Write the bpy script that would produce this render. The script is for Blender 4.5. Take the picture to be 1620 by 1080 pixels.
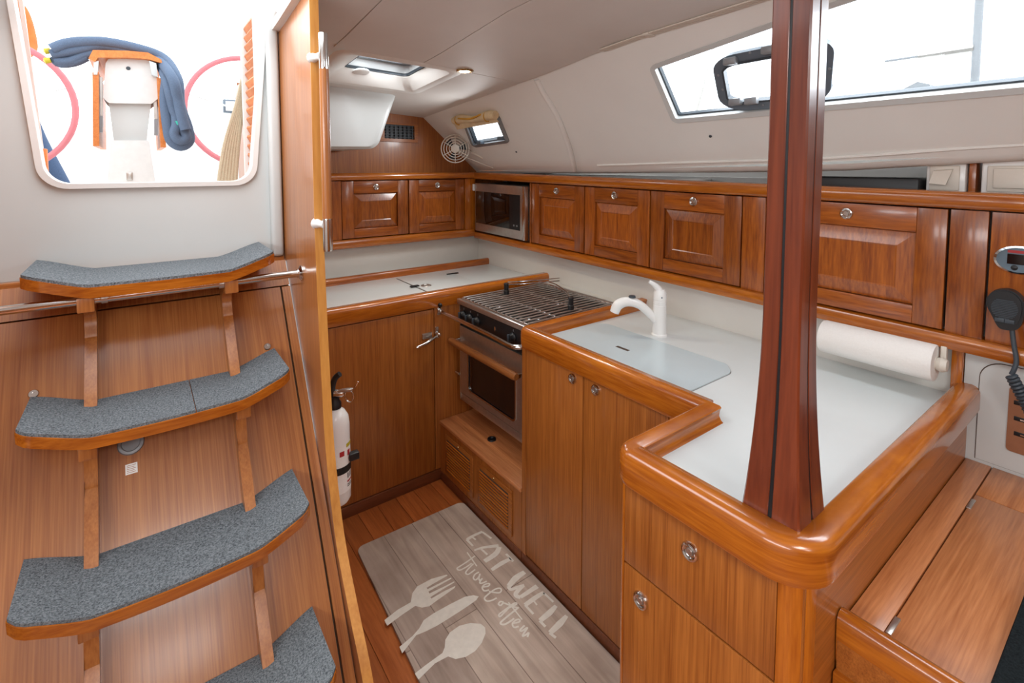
import bpy, bmesh, math, random
import numpy as np
from mathutils import Vector, Matrix
random.seed(7)
for o in list(bpy.data.objects): bpy.data.objects.remove(o)
S = bpy.context.scene
COL = S.collection
# ------------------------------------------------------------------ camera, light, exposure
F, CX, CY = 794.0, 810.0, 312.0
PITCH, YAW, H = math.atan(50/794.), math.atan(591/794.), 1.55
cam = bpy.data.objects.new('camera', bpy.data.cameras.new('camera')); COL.objects.link(cam)
cam.data.sensor_width = 36; cam.data.lens = F/1620*36; cam.data.shift_y = -(540-CY)/1620
cam.data.clip_start = .02
cam.location = (0, 0, H); cam.rotation_euler = (math.pi/2-PITCH, 0, -YAW)
S.camera = cam
W = bpy.data.worlds.new('overcast_sky'); S.world = W; W.use_nodes = True
W.node_tree.nodes['Background'].inputs[0].default_value = (.93, .97, 1, 1)
W.node_tree.nodes['Background'].inputs[1].default_value = 3.2
S.view_settings.view_transform = 'Standard'; S.view_settings.look = 'None'
S.view_settings.gamma = 1; S.view_settings.use_curve_mapping = False
S.view_settings.exposure = 0.0
S.cycles.use_denoising = True
S.cycles.max_bounces = 8; S.cycles.diffuse_bounces = 5; S.cycles.transparent_max_bounces = 12
S.cycles.sample_clamp_indirect = 6
def area(name, loc, rot, sx, sy, power, col=(1, 1, 1)):
    l = bpy.data.lights.new(name, 'AREA'); l.shape = 'RECTANGLE'; l.size = sx; l.size_y = sy
    l.energy = power; l.color = col
    o = bpy.data.objects.new(name, l); COL.objects.link(o); o.location = loc; o.rotation_euler = rot
    return o
R = math.radians
# saloon lamps are fills added at unseen openings; the rest, daylight by galley and companionway
area('saloon_added_fill', (.1, -.95, 2.03), (0, 0, 0), .62, .62, 19, (1, .985, .96))
area('saloon_fore_added_fill', (.1, -2.0, 2.03), (0, 0, 0), .5, .5, 9, (1, .985, .96))
area('saloon_side_added_fill', (-1.42, -.2, 1.78), (0, R(-72), 0), .26, 2.2, 22, (.96, .98, 1))
area('galley_window_daylight', (1.70, .45, 1.90), (0, R(55), 0), .24, 1.3, 9, (.93, .97, 1))
area('galley_hatch_daylight', (.9, 2.12, 1.99), (0, 0, 0), .26, .26, 2.2, (.95, .98, 1))
area('aft_port_daylight', (1.50, 2.30, 1.74), (0, R(60), 0), .10, .20, 2.5, (.95, .98, 1))
area('companionway_daylight', (.05, 1.35, 2.12), (R(-20), 0, 0), .55, .8, 6.5, (.94, .97, 1))

fw = np.array([math.sin(YAW)*math.cos(PITCH), math.cos(YAW)*math.cos(PITCH), -math.sin(PITCH)])
rt = np.array([math.cos(YAW), -math.sin(YAW), 0]); upv = np.cross(rt, fw)
def at(px, py, X=None, Y=None, Z=None, plane=None):
    """the point where a photo pixel's ray meets a plane of the place"""
    d = fw + rt*(px-CX)/F - upv*(py-CY)/F
    if X is not None: t = X/d[0]
    elif Y is not None: t = Y/d[1]
    elif Z is not None: t = (Z-H)/d[2]
    else:
        n = np.array(plane[:3]); t = (plane[3]-n[2]*H)/(d@n)
    p = np.array([0, 0, H])+t*d
    return Vector((float(p[0]), float(p[1]), float(p[2])))
# ------------------------------------------------------------------ materials
def lin(h):
    h = h.lstrip('#'); c = [int(h[i:i+2], 16)/255 for i in (0, 2, 4)]
    return tuple(x/12.92 if x <= .04045 else ((x+.055)/1.055)**2.4 for x in c)+(1,)
def base(name):
    m = bpy.data.materials.new(name); m.use_nodes = True
    nt = m.node_tree; return m, nt, nt.nodes['Principled BSDF']
def plain(name, col, rough=.5, metal=0, noise=.04, nscale=30, bump=0, coat=0, emit=0, spec=.5):
    m, nt, b = base(name); c = lin(col)
    tc = nt.nodes.new('ShaderNodeTexCoord'); n = nt.nodes.new('ShaderNodeTexNoise')
    n.inputs['Scale'].default_value = nscale; n.inputs['Detail'].default_value = 4
    nt.links.new(tc.outputs['Object'], n.inputs['Vector'])
    r = nt.nodes.new('ShaderNodeValToRGB')
    r.color_ramp.elements[0].position = .3; r.color_ramp.elements[1].position = .7
    r.color_ramp.elements[0].color = tuple(x*(1-noise) for x in c[:3])+(1,)
    r.color_ramp.elements[1].color = tuple(min(1, x*(1+noise)) for x in c[:3])+(1,)
    nt.links.new(n.outputs['Fac'], r.inputs['Fac']); nt.links.new(r.outputs['Color'], b.inputs['Base Color'])
    b.inputs['Roughness'].default_value = rough; b.inputs['Metallic'].default_value = metal
    b.inputs['Coat Weight'].default_value = coat; b.inputs['Coat Roughness'].default_value = .08
    b.inputs['Specular IOR Level'].default_value = spec
    if bump:
        bp = nt.nodes.new('ShaderNodeBump'); bp.inputs['Strength'].default_value = bump; bp.inputs['Distance'].default_value = .002
        nt.links.new(n.outputs['Fac'], bp.inputs['Height']); nt.links.new(bp.outputs['Normal'], b.inputs['Normal'])
    if emit:
        b.inputs['Emission Color'].default_value = c; b.inputs['Emission Strength'].default_value = emit
    return m
def wood(name, dark, light, axis='z', across=70, along=2.0, rough=.3, coat=.35, vary=.12, distort=.6, streak=.5):
    m, nt, b = base(name); N = nt.nodes.new; L = nt.links.new
    tc = N('ShaderNodeTexCoord'); oi = N('ShaderNodeObjectInfo')
    off = N('ShaderNodeVectorMath'); off.operation = 'MULTIPLY_ADD'
    L(oi.outputs['Random'], off.inputs[0]); off.inputs[1].default_value = (7, 5, 3); L(tc.outputs['Object'], off.inputs[2])
    mp = N('ShaderNodeMapping'); L(off.outputs[0], mp.inputs['Vector'])
    sc = [along if a in axis else across for a in 'xyz']; mp.inputs['Scale'].default_value = sc
    n1 = N('ShaderNodeTexNoise'); n1.inputs['Scale'].default_value = 1; n1.inputs['Detail'].default_value = 5; n1.inputs['Roughness'].default_value = .62
    n1.inputs['Distortion'].default_value = distort; L(mp.outputs[0], n1.inputs['Vector'])
    mp2 = N('ShaderNodeMapping'); L(off.outputs[0], mp2.inputs['Vector'])
    s2 = [along*6 if a in axis else across*4.5 for a in 'xyz']; mp2.inputs['Scale'].default_value = s2
    n2 = N('ShaderNodeTexNoise'); n2.inputs['Scale'].default_value = 1; n2.inputs['Detail'].default_value = 3; L(mp2.outputs[0], n2.inputs['Vector'])
    mx = N('ShaderNodeMix'); mx.data_type = 'FLOAT'; mx.inputs['Factor'].default_value = .5*streak+.15
    L(n1.outputs['Fac'], mx.inputs['A']); L(n2.outputs['Fac'], mx.inputs['B'])
    r = N('ShaderNodeValToRGB'); r.color_ramp.elements[0].position = .36; r.color_ramp.elements[1].position = .64
    r.color_ramp.elements[0].color = lin(dark); r.color_ramp.elements[1].color = lin(light); L(mx.outputs[0], r.inputs['Fac'])
    hs = N('ShaderNodeHueSaturation'); L(r.outputs[0], hs.inputs['Color'])
    ma = N('ShaderNodeMath'); ma.operation = 'MULTIPLY_ADD'; L(oi.outputs['Random'], ma.inputs[0]); ma.inputs[1].default_value = vary*2; ma.inputs[2].default_value = 1-vary
    L(ma.outputs[0], hs.inputs['Value']); L(hs.outputs[0], b.inputs['Base Color'])
    b.inputs['Roughness'].default_value = rough; b.inputs['Coat Weight'].default_value = coat; b.inputs['Coat Roughness'].default_value = .12
    bp = N('ShaderNodeBump'); bp.inputs['Strength'].default_value = .06; bp.inputs['Distance'].default_value = .001
    L(n2.outputs['Fac'], bp.inputs['Height']); L(bp.outputs[0], b.inputs['Normal'])
    return m
def pane_mat(name, tint, gloss=.06):
    m = bpy.data.materials.new(name); m.use_nodes = True; nt = m.node_tree; nt.nodes.clear()
    o = nt.nodes.new('ShaderNodeOutputMaterial'); t = nt.nodes.new('ShaderNodeBsdfTransparent'); g = nt.nodes.new('ShaderNodeBsdfGlossy')
    t.inputs[0].default_value = tint; g.inputs['Roughness'].default_value = .03
    x = nt.nodes.new('ShaderNodeMixShader'); x.inputs[0].default_value = gloss
    nt.links.new(t.outputs[0], x.inputs[1]); nt.links.new(g.outputs[0], x.inputs[2]); nt.links.new(x.outputs[0], o.inputs[0])
    return m
def carpet_mat(name, dark, light):
    m = plain(name, dark, rough=.95, noise=0, nscale=260, bump=.7, spec=.1)
    r = [n for n in m.node_tree.nodes if n.type == 'VALTORGB'][0]
    r.color_ramp.elements[0].color = lin(dark); r.color_ramp.elements[1].color = lin(light)
    r.color_ramp.elements[0].position = .36; r.color_ramp.elements[1].position = .64
    n = [n for n in m.node_tree.nodes if n.type == 'TEX_NOISE'][0]; n.inputs['Detail'].default_value = 6; n.inputs['Roughness'].default_value = .75
    return m
M = {}
M['cover'] = wood('engine cover veneer', '#8d5025', '#ad6f3a', 'yz', 70, 1.0, .3, .35, .04, .3, .8)
for a in 'xyz':
    M['veneer_'+a] = wood('teak veneer '+a, '#874a1b', '#b26d2f', a, 75, 1.2, .33, .25, .05, .3, .8)
    M['ladder_'+a] = wood('ladder veneer '+a, '#955628', '#b4733c', a, 60, 1.5, .3, .35, .05, .4)
    M['trim_'+a] = wood('varnished teak trim '+a, '#944a12', '#c0701f', a, 45, 2.5, .22, .6, .08, .8)
    M['mahog_'+a] = wood('red mahogany '+a, '#75360f', '#a85c1c', a, 40, 3.0, .3, .4, .16, 1.0)
    M['post_'+a] = wood('dark mahogany '+a, '#5a2413', '#7c3a20', a, 38, 1.2, .28, .4, .05, .8)
    M['bench_'+a] = wood('bench veneer '+a, '#ac683a', '#d28d5a', a, 55, 1.8, .35, .25, .05, .7)
M['trim_xy'] = wood('varnished teak fiddle', '#944a12', '#c0701f', 'xy', 60, 2.5, .22, .6, .04, .6)
M['edge'] = wood('pale edge banding', '#b97a36', '#cf9348', 'z', 30, 2, .4, .2, .03)
M['plank'] = wood('sole plank', '#9a5024', '#bd6d38', 'y', 40, 2.2, .35, .2, .2, 1.0)
M['toe'] = wood('dark baseboard', '#5c3018', '#774024', 'x', 45, 2, .45, .1)
M['orange_teak'] = wood('glare-lightened outdoor teak', '#c26a2a', '#d98440', 'y', 40, 3, .5, .1)  # teak tones raised to stand in for outdoor glare
M['handle_wood'] = wood('oiled handle wood', '#7a4622', '#a5662f', 'y', 60, 3, .5, .1)
M['counter'] = plain('white laminate', '#d6dddd', .28, 0, .01, 20, 0, .2)
M['splash'] = plain('white splashback', '#d3d2cc', .4, 0, .01, 20)
M['lid'] = plain('cool white acrylic lid', '#bfced3', .25, 0, .01, 15, 0, .2)
M['gel'] = plain('white gelcoat', '#c8cccb', .4, 0, .015, 6, 0, .1)
M['liner'] = plain('cream headliner', '#e8e8e4', .55, 0, .015, 5)
M['ceil'] = plain('matt ceiling vinyl', '#dad7d2', .6, 0, .02, 8)
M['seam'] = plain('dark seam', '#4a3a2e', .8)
M['grey'] = plain('grey hull lining', '#84807c', .8, 0, .05, 10)
M['black'] = plain('black plastic', '#15171a', .45, 0, .1, 40)
M['blackg'] = plain('black glass', '#07080a', .06, 0, 0, 10, 0, .5)
M['chrome'] = plain('polished steel', '#d4d4d2', .14, 1, .02, 30)
M['steel'] = plain('brushed steel', '#c4c0bb', .3, .9, .06, 60)
M['darksteel'] = plain('dark burner steel', '#2c2927', .35, .7, .1, 40)
M['whitep'] = plain('white plastic', '#e9eae8', .3, 0, .01, 20, 0, .2)
M['creamp'] = plain('cream plastic', '#d9d3c8', .45, 0, .01, 20)
M['wirew'] = plain('cream wire', '#d8d2c6', .45)
M['carpet'] = carpet_mat('grey carpet', '#3a4146', '#8a9196')
M['fabric'] = carpet_mat('black fabric', '#14191b', '#252c2f')
M['gasket'] = plain('dark gasket', '#39424a', .5)
M['portframe'] = plain('grey anodised port frame', '#66737f', .4, .2, .05, 30)
M['portframel'] = plain('pale grey port frame', '#8b8f93', .4, .2, .05, 30)
M['pane'] = pane_mat('clear pane', (.97, .985, 1, 1))
M['ovenglass'] = plain('dark oven glass', '#171010', .08, 0, 0, 10, 0, .4)
M['rope'] = plain('navy braided rope', '#55667e', .85, 0, .2, 500, .5)  # navy lightened to carry the outdoor glare in its colour
M['rope2'] = plain('cream rope', '#b3a58c', .85, 0, .15, 400, .5)
M['red'] = plain('glare-paled red wheel rim', '#b8666c', .5)  # red paled so that outdoor glare is put into the colour
M['outwhite'] = plain('outdoor gelcoat', '#d8d8d6', .4)  # one even white for cockpit and deck surfaces
M['jacket'] = plain('orange jacket cloth', '#c4642a', .85, 0, .12, 25, .3)
M['jeans'] = plain('blue denim', '#3c4f6c', .9, 0, .2, 200, .3)
M['skin'] = plain('skin', '#b07a5c', .6)
M['hair'] = plain('dark hair', '#2c211a', .7)
M['paper'] = plain('paper towel', '#eceae6', .9, 0, .02, 200, .3)
M['red_tag'] = plain('red print', '#a8282c', .5)
M['yel'] = plain('yellow print', '#b9ac2a', .5)
M['teal'] = plain('teal whipping', '#2aa392', .6)
M['brass'] = plain('warm metal ring', '#c9a878', .22, 1)
M['lamp'] = plain('lit lamp lens', '#ffe9c4', .4, 0, 0, 10, 0, 0, 14)
M['blind'] = plain('cream blind cloth', '#d8c39c', .85, 0, .1, 30, .4)
M['blindy'] = plain('amber blind cord', '#c9952e', .8)
M['copper'] = plain('brown metal plate', '#a5785c', .35, .6, .05, 40)
M['ink'] = plain('pale mat ink', '#dedbd2', .85, 0, .05, 60)
M['gauge'] = plain('blue grey gauge face', '#5d6f7c', .4)
def mat_mat():
    m, nt, b = base('printed plank mat'); N = nt.nodes.new; L = nt.links.new
    tc = N('ShaderNodeTexCoord'); mp = N('ShaderNodeMapping'); mp.inputs['Scale'].default_value = (38, 3, 1); L(tc.outputs['Object'], mp.inputs[0])
    n = N('ShaderNodeTexNoise'); n.inputs['Scale'].default_value = 1; n.inputs['Detail'].default_value = 7; n.inputs['Distortion'].default_value = .8; L(mp.outputs[0], n.inputs[0])
    n3 = N('ShaderNodeTexNoise'); n3.inputs['Scale'].default_value = 4.5; n3.inputs['Detail'].default_value = 3; L(tc.outputs['Object'], n3.inputs[0])
    mp2 = N('ShaderNodeMapping'); mp2.inputs['Rotation'].default_value = (0, 0, math.pi/2); L(tc.outputs['Object'], mp2.inputs[0])
    br = N('ShaderNodeTexBrick'); br.inputs['Scale'].default_value = 1; br.inputs['Brick Width'].default_value = 3.1; br.inputs['Row Height'].default_value = .125
    br.inputs['Mortar Size'].default_value = .0016; br.inputs['Color1'].default_value = lin('#cdbeb0'); br.inputs['Color2'].default_value = lin('#b3a296'); br.inputs['Mortar'].default_value = lin('#8d7d72')
    L(mp2.outputs[0], br.inputs['Vector'])
    r = N('ShaderNodeValToRGB'); r.color_ramp.elements[0].color = (.6, .57, .55, 1); r.color_ramp.elements[1].color = (1, 1, 1, 1)
    r.color_ramp.elements[0].position = .28; r.color_ramp.elements[1].position = .68; L(n.outputs[0], r.inputs[0])
    r2 = N('ShaderNodeValToRGB'); r2.color_ramp.elements[0].color = (.72, .67, .65, 1); r2.color_ramp.elements[1].color = (1, 1, 1, 1)
    r2.color_ramp.elements[0].position = .35; r2.color_ramp.elements[1].position = .6; L(n3.outputs[0], r2.inputs[0])
    m1 = N('ShaderNodeMix'); m1.data_type = 'RGBA'; m1.blend_type = 'MULTIPLY'; m1.inputs[0].default_value = .75; L(br.outputs[0], m1.inputs['A']); L(r.outputs[0], m1.inputs['B'])
    m2 = N('ShaderNodeMix'); m2.data_type = 'RGBA'; m2.blend_type = 'MULTIPLY'; m2.inputs[0].default_value = .8; L(m1.outputs['Result'], m2.inputs['A']); L(r2.outputs[0], m2.inputs['B'])
    L(m2.outputs['Result'], b.inputs['Base Color']); b.inputs['Roughness'].default_value = .7
    return m
M['mat'] = mat_mat()
# ------------------------------------------------------------------ mesh helpers (all in metres, place coordinates)
def B(): return bmesh.new()
def box(bm, x0, x1, y0, y1, z0, z1, bev=0, seg=2):
    vs = [bm.verts.new((x, y, z)) for x in (x0, x1) for y in (y0, y1) for z in (z0, z1)]
    fs = [bm.faces.new([vs[i] for i in f]) for f in ((0, 1, 3, 2), (4, 6, 7, 5), (0, 4, 5, 1), (2, 3, 7, 6), (0, 2, 6, 4), (1, 5, 7, 3))]
    if bev:
        es = list({e for f in fs for e in f.edges})
        bmesh.ops.bevel(bm, geom=es, offset=bev, segments=seg, affect='EDGES', profile=.5)
    return bm
def prism(bm, pts, d, cap=True):
    """closed loop of points extruded by vector d"""
    a = [bm.verts.new(p) for p in pts]; b = [bm.verts.new(Vector(p)+Vector(d)) for p in pts]
    n = len(a)
    for i in range(n): bm.faces.new((a[i], a[(i+1) % n], b[(i+1) % n], b[i]))
    if cap: bm.faces.new(a[::-1]); bm.faces.new(b)
    return bm
def lathe(bm, prof, c, axis=(0, 0, 1), n=24):
    """prof: (radius, height) pairs along axis from c"""
    ax = Vector(axis).normalized(); u = ax.orthogonal().normalized(); v = ax.cross(u); c = Vector(c)
    rings = []
    for r, h in prof:
        if r < 1e-6: rings.append([bm.verts.new(c+ax*h)])
        else: rings.append([bm.verts.new(c+ax*h+(u*math.cos(2*math.pi*k/n)+v*math.sin(2*math.pi*k/n))*r) for k in range(n)])
    for a, b in zip(rings, rings[1:]):
        for k in range(n):
            q = [a[k % len(a)], a[(k+1) % len(a)], b[(k+1) % len(b)], b[k % len(b)]]
            q = list(dict.fromkeys(q))
            if len(q) > 2: bm.faces.new(q)
    for r in (rings[0], rings[-1]):
        if len(r) > 2: bm.faces.new(r)
    return bm
def smooth_path(pts, k=6):
    P = [Vector(p) for p in pts]; out = []
    for i in range(len(P)-1):
        p0, p1, p2, p3 = P[max(i-1, 0)], P[i], P[i+1], P[min(i+2, len(P)-1)]
        for j in range(k):
            t = j/k
            out.append(.5*((2*p1)+(p2-p0)*t+(2*p0-5*p1+4*p2-p3)*t*t+(3*p1-p0-3*p2+p3)*t**3))
    out.append(P[-1]); return out
def tube(bm, pts, r, n=10, closed=False, cap=True):
    P = [Vector(p) for p in pts]; m = len(P); rings = []; u = None
    for i in range(m):
        if closed: t = (P[(i+1) % m]-P[i-1])
        else: t = P[min(i+1, m-1)]-P[max(i-1, 0)]
        t.normalize()
        if u is None: u = t.orthogonal().normalized()
        u = (u-t*u.dot(t)).normalized(); v = t.cross(u); rr = r[i] if isinstance(r, (list, tuple)) else r
        rings.append([bm.verts.new(P[i]+(u*math.cos(2*math.pi*k/n)+v*math.sin(2*math.pi*k/n))*rr) for k in range(n)])
    for i in range(m if closed else m-1):
        a, b = rings[i], rings[(i+1) % m]
        for k in range(n): bm.faces.new((a[k], a[(k+1) % n], b[(k+1) % n], b[k]))
    if cap and not closed: bm.faces.new(rings[0][::-1]); bm.faces.new(rings[-1])
    return bm
def rrect(x0, x1, y0, y1, r, n=6):
    out = []
    for cx, cy, a in ((x1-r, y1-r, 0), (x0+r, y1-r, 90), (x0+r, y0+r, 180), (x1-r, y0+r, 270)):
        for k in range(n+1):
            t = R(a+90*k/n); out.append((cx+r*math.cos(t), cy+r*math.sin(t)))
    return out
def fillet(pts, r, n=7):
    """2-D polyline loop with rounded corners; r a number or one per corner"""
    out = []; m = len(pts)
    for i in range(m):
        p = Vector(pts[i]); a = Vector(pts[i-1])-p; b = Vector(pts[(i+1) % m])-p
        rr = r[i] if isinstance(r, (list, tuple)) else r
        if rr <= 0: out.append(tuple(p)); continue
        a.normalize(); b.normalize(); ang = math.acos(max(-1, min(1, a.dot(b))))
        d = rr/math.tan(ang/2); c = p+(a+b).normalized()*(rr/math.sin(ang/2))
        s = p+a*d-c; e = p+b*d-c; tot = s.angle_signed(e) if False else math.atan2(s.x*e.y-s.y*e.x, s.dot(e))
        for k in range(n+1):
            t = tot*k/n; out.append((c.x+s.x*math.cos(t)-s.y*math.sin(t), c.y+s.x*math.sin(t)+s.y*math.cos(t)))
    return out
def sweep(bm, path, prof, cap=True):
    """profile (side offset, z) carried along a horizontal path of (x, y); +offset is to the left of travel"""
    P = [Vector(p) for p in path]; rings = []
    for i, p in enumerate(P):
        d1 = (P[i]-P[i-1]).normalized() if i else None; d2 = (P[i+1]-P[i]).normalized() if i < len(P)-1 else None
        d1 = d1 or d2; d2 = d2 or d1
        n1 = Vector((-d1.y, d1.x)); n2 = Vector((-d2.y, d2.x)); n = (n1+n2).normalized(); n /= max(.3, n.dot(n1))
        rings.append([bm.verts.new((p.x+n.x*o, p.y+n.y*o, z)) for o, z in prof])
    k = len(prof)
    for a, b in zip(rings, rings[1:]):
        for j in range(k): bm.faces.new((a[j], a[(j+1) % k], b[(j+1) % k], b[j]))
    if cap: bm.faces.new(rings[0]); bm.faces.new(rings[-1][::-1])
    return bm
def corner_path(pts, rs, n=7):
    """open (x, y) path with rounded inner corners"""
    out = [pts[0]]
    for i in range(1, len(pts)-1):
        if rs[i-1] <= 0: out.append(pts[i]); continue
        f = fillet([pts[i-1], pts[i], pts[i+1]], [0, rs[i-1], 0], n)
        out += f[1:-1]
    return out+[pts[-1]]
def ring(bm, A, Bq, closed=True):
    """quads between two equal loops of 3-D points"""
    a = [bm.verts.new(p) for p in A]; b = [bm.verts.new(p) for p in Bq]; n = len(a)
    for i in range(n if closed else n-1): bm.faces.new((a[i], a[(i+1) % n], b[(i+1) % n], b[i]))
    return a, b
def ribbon(bm, pts, w, z0, z1):
    """flat brush stroke: (x, y) points, width(s)"""
    P = [Vector((p[0], p[1])) for p in pts]; L_, R_ = [], []
    for i, p in enumerate(P):
        t = (P[min(i+1, len(P)-1)]-P[max(i-1, 0)]).normalized(); n = Vector((-t.y, t.x))
        ww = w[min(i, len(w)-1)] if isinstance(w, (list, tuple)) else w
        L_.append(p+n*ww/2); R_.append(p-n*ww/2)
    for i in range(len(P)-1):
        prism(bm, [(q.x, q.y, z0+.0002) for q in (L_[i], R_[i], R_[i+1], L_[i+1])], (0, 0, z1-z0+i*4e-6))
    return bm
ORG = {}
def place(o, parent, org):
    o.parent = parent; ORG[o.name] = org
    COL.objects.link(o)
    if parent is None: o.location = org
def tag(o, label=None, cat=None, group=None, kind=None):
    for k, v in (('label', label), ('category', cat), ('group', group), ('kind', kind)):
        if v: o[k] = v
    return o
def thing(name, loc, label, cat, group=None):
    o = bpy.data.objects.new(name, None); o.empty_display_size = .05
    place(o, None, Vector(loc)); return tag(o, label, cat, group)
def obj(name, bm, mat, parent=None, label=None, cat=None, group=None, kind=None, smooth=40, recalc=True, weld=False):
    if weld: bmesh.ops.remove_doubles(bm, verts=bm.verts, dist=1e-5)
    if recalc: bmesh.ops.recalc_face_normals(bm, faces=bm.faces)
    if parent is not None: org = ORG[parent.name]
    else:
        v = [x.co for x in bm.verts]
        org = Vector(((min(c.x for c in v)+max(c.x for c in v))/2, (min(c.y for c in v)+max(c.y for c in v))/2, min(c.z for c in v)))
    bmesh.ops.translate(bm, verts=bm.verts, vec=-org)
    me = bpy.data.meshes.new(name); bm.to_mesh(me); bm.free()
    for p in me.polygons: p.use_smooth = smooth > 0
    if smooth > 0:
        try: me.set_sharp_from_angle(angle=R(smooth))
        except Exception: pass
    for mm in (mat if isinstance(mat, (list, tuple)) else [mat]): me.materials.append(M[mm] if isinstance(mm, str) else mm)
    o = bpy.data.objects.new(name, me); place(o, parent, org)
    return tag(o, label, cat, group, kind)
def bx(name, dims, mat, parent=None, bev=0, **k): return obj(name, box(B(), *dims, bev), mat, parent, **k)
def interp(x, xs, ys): return float(np.interp(x, xs, ys))
# ------------------------------------------------------------------ the setting: sole, ceiling, cabin side
def struct(name, bm, mat, **k): return obj(name, bm, mat, kind='structure', **k)
fl = struct('floor', box(B(), -1.5, 1.9, -2.6, 2.9, -.05, -.004), 'toe')
x = -.62
while x < 1.16:
    bx('plank', (x, min(x+.0885, 1.146), -1.2, 2.134, -.003, 0), 'plank', fl, .0006); x += .09
def zceil(X, Y): return interp(Y, [-3, .5, .77, 1.29, 1.73, 2.95], [2.06, 2.045, 2.03, 2.007, 1.955, 1.848])+.05*(1-(X/1.46)**2)
def ceil_hit(px, py):
    z = 2.0
    for _ in range(30): p = at(px, py, Z=z); z = .5*z+.5*zceil(p.x, p.y)
    return at(px, py, Z=z)
HX0, HX1, HY0, HY1 = .64, 1.125, 1.90, 2.345           # galley hatch moulding
SH = [(-.21, .41, -1.26, -.64), (-.15, .35, -2.25, -1.75)]  # unseen saloon hatches, added as light sources
CH = (-.27, .37, .75, 1.84)                            # sliding companionway hatch, open
holes = SH+[CH, (HX0, HX1, HY0, HY1), (-1.51, .415, 1.835, 2.96)]
def grid_surface(xs, ys, f, holes=()):
    bm = B(); V = {}
    def v(i, j):
        if (i, j) not in V: V[i, j] = bm.verts.new((xs[i], ys[j], f(xs[i], ys[j])))
        return V[i, j]
    for i in range(len(xs)-1):
        for j in range(len(ys)-1):
            cx, cy = (xs[i]+xs[i+1])/2, (ys[j]+ys[j+1])/2
            if any(a < cx < b and c < cy < d for a, b, c, d in holes): continue
            bm.faces.new((v(i, j), v(i+1, j), v(i+1, j+1), v(i, j+1)))
    return bm
def lines(lo, hi, step, extra):
    s = set(round(t, 4) for t in np.linspace(lo, hi, int((hi-lo)/step)+2)) | set(round(e, 4) for e in extra if lo <= e <= hi)
    s = sorted(s); out = [s[0]]
    for t in s[1:]:
        if t-out[-1] > .004: out.append(t)
        elif t in [round(e, 4) for e in extra]: out[-1] = t
    return out
hx = [t for h in holes for t in h[:2]]; hy = [t for h in holes for t in h[2:]]
def slab(bm, t):
    g = bmesh.ops.extrude_face_region(bm, geom=list(bm.faces))
    bmesh.ops.translate(bm, verts=[v for v in g['geom'] if isinstance(v, bmesh.types.BMVert)], vec=(0, 0, t)); return bm
ceiling = struct('ceiling', slab(grid_surface(lines(-1.5, 1.47, .12, hx), lines(-2.6, 2.95, .15, hy+[.5, .77, 1.29, 1.73]), zceil, holes), .03), 'ceil')
SA, SB = .585, .945
for x0, x1, y1 in ((.43, SA-.002, 1.83), (SA+.002, SB-.002, 1.87), (SB+.002, 1.452, 1.88)):
    bm = slab(grid_surface(lines(x0, x1, .09, hx), lines(-.5, y1, .12, hy+[.5, .77, 1.29, 1.73]), lambda X, Y: zceil(X, Y)-.006, holes), .0045)
    obj('ceiling_panel', bm, 'ceil', ceiling)
# triangular aft ceiling panel beside the hatch
bm = B(); pts = [(1.152, 1.884), (1.452, 1.884), (1.452, 2.33), (1.30, 2.30), (1.152, 2.24)]
prism(bm, [(a, b, zceil(a, b)-.006) for a, b in pts], (0, 0, .0045)); obj('ceiling_panel', bm, 'ceil', ceiling)

# cabin side: sloped cream liner between the ceiling edge and the shelf, with the window openings
CXE, LXB = 1.46, 1.85
def zb(Y): return interp(Y, [-2.6, .256, .717, 1.75, 2.84], [1.66, 1.586, 1.552, 1.533, 1.515])
def zt(Y): return zceil(1.46, Y)
def side(Y, t, n=0):
    """point on the liner: t=0 at the ceiling, 1 at its lower edge; n metres outboard of it"""
    a, b = Vector((CXE, Y, zt(Y))), Vector((LXB, Y, zb(Y)))
    nn = Vector((b.z-a.z, 0, -(b.x-a.x))).normalized(); nn = nn if nn.x > 0 else -nn
    return a+(b-a)*t+nn*n
def side_yz(Y, z): return Y, (zt(Y)-z)/(zt(Y)-zb(Y))
def side_hit(px, py, n=0):
    lo = None; best = None
    for Y in np.linspace(-.6, 3, 1801):
        for_t = at(px, py, Y=float(Y)) if abs(Y) > .02 else None
        if for_t is None or for_t.x < .3: continue
        t = (for_t.x-CXE)/(LXB-CXE)
        e = abs(side(float(Y), t, n).z-for_t.z) if -.5 < t < 1.5 else 9
        if best is None or e < best[0]: best = (e, float(Y), t)
    return best[1], best[2]
win_loop = fillet([side_hit(1033, 108), side_hit(1068, 190), (-.25, side_hit(1620, 140)[1]), (-.25, .06), (.3, side_hit(1345, 0)[1]-.035), side_hit(1225, 40)], [.02, .02, .04, .04, 0, 0], 5)
port_loop = fillet([side_hit(735, 194), side_hit(749, 231), side_hit(804, 223), side_hit(788, 183)], [.02, .03, .03, .02], 6)
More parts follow.
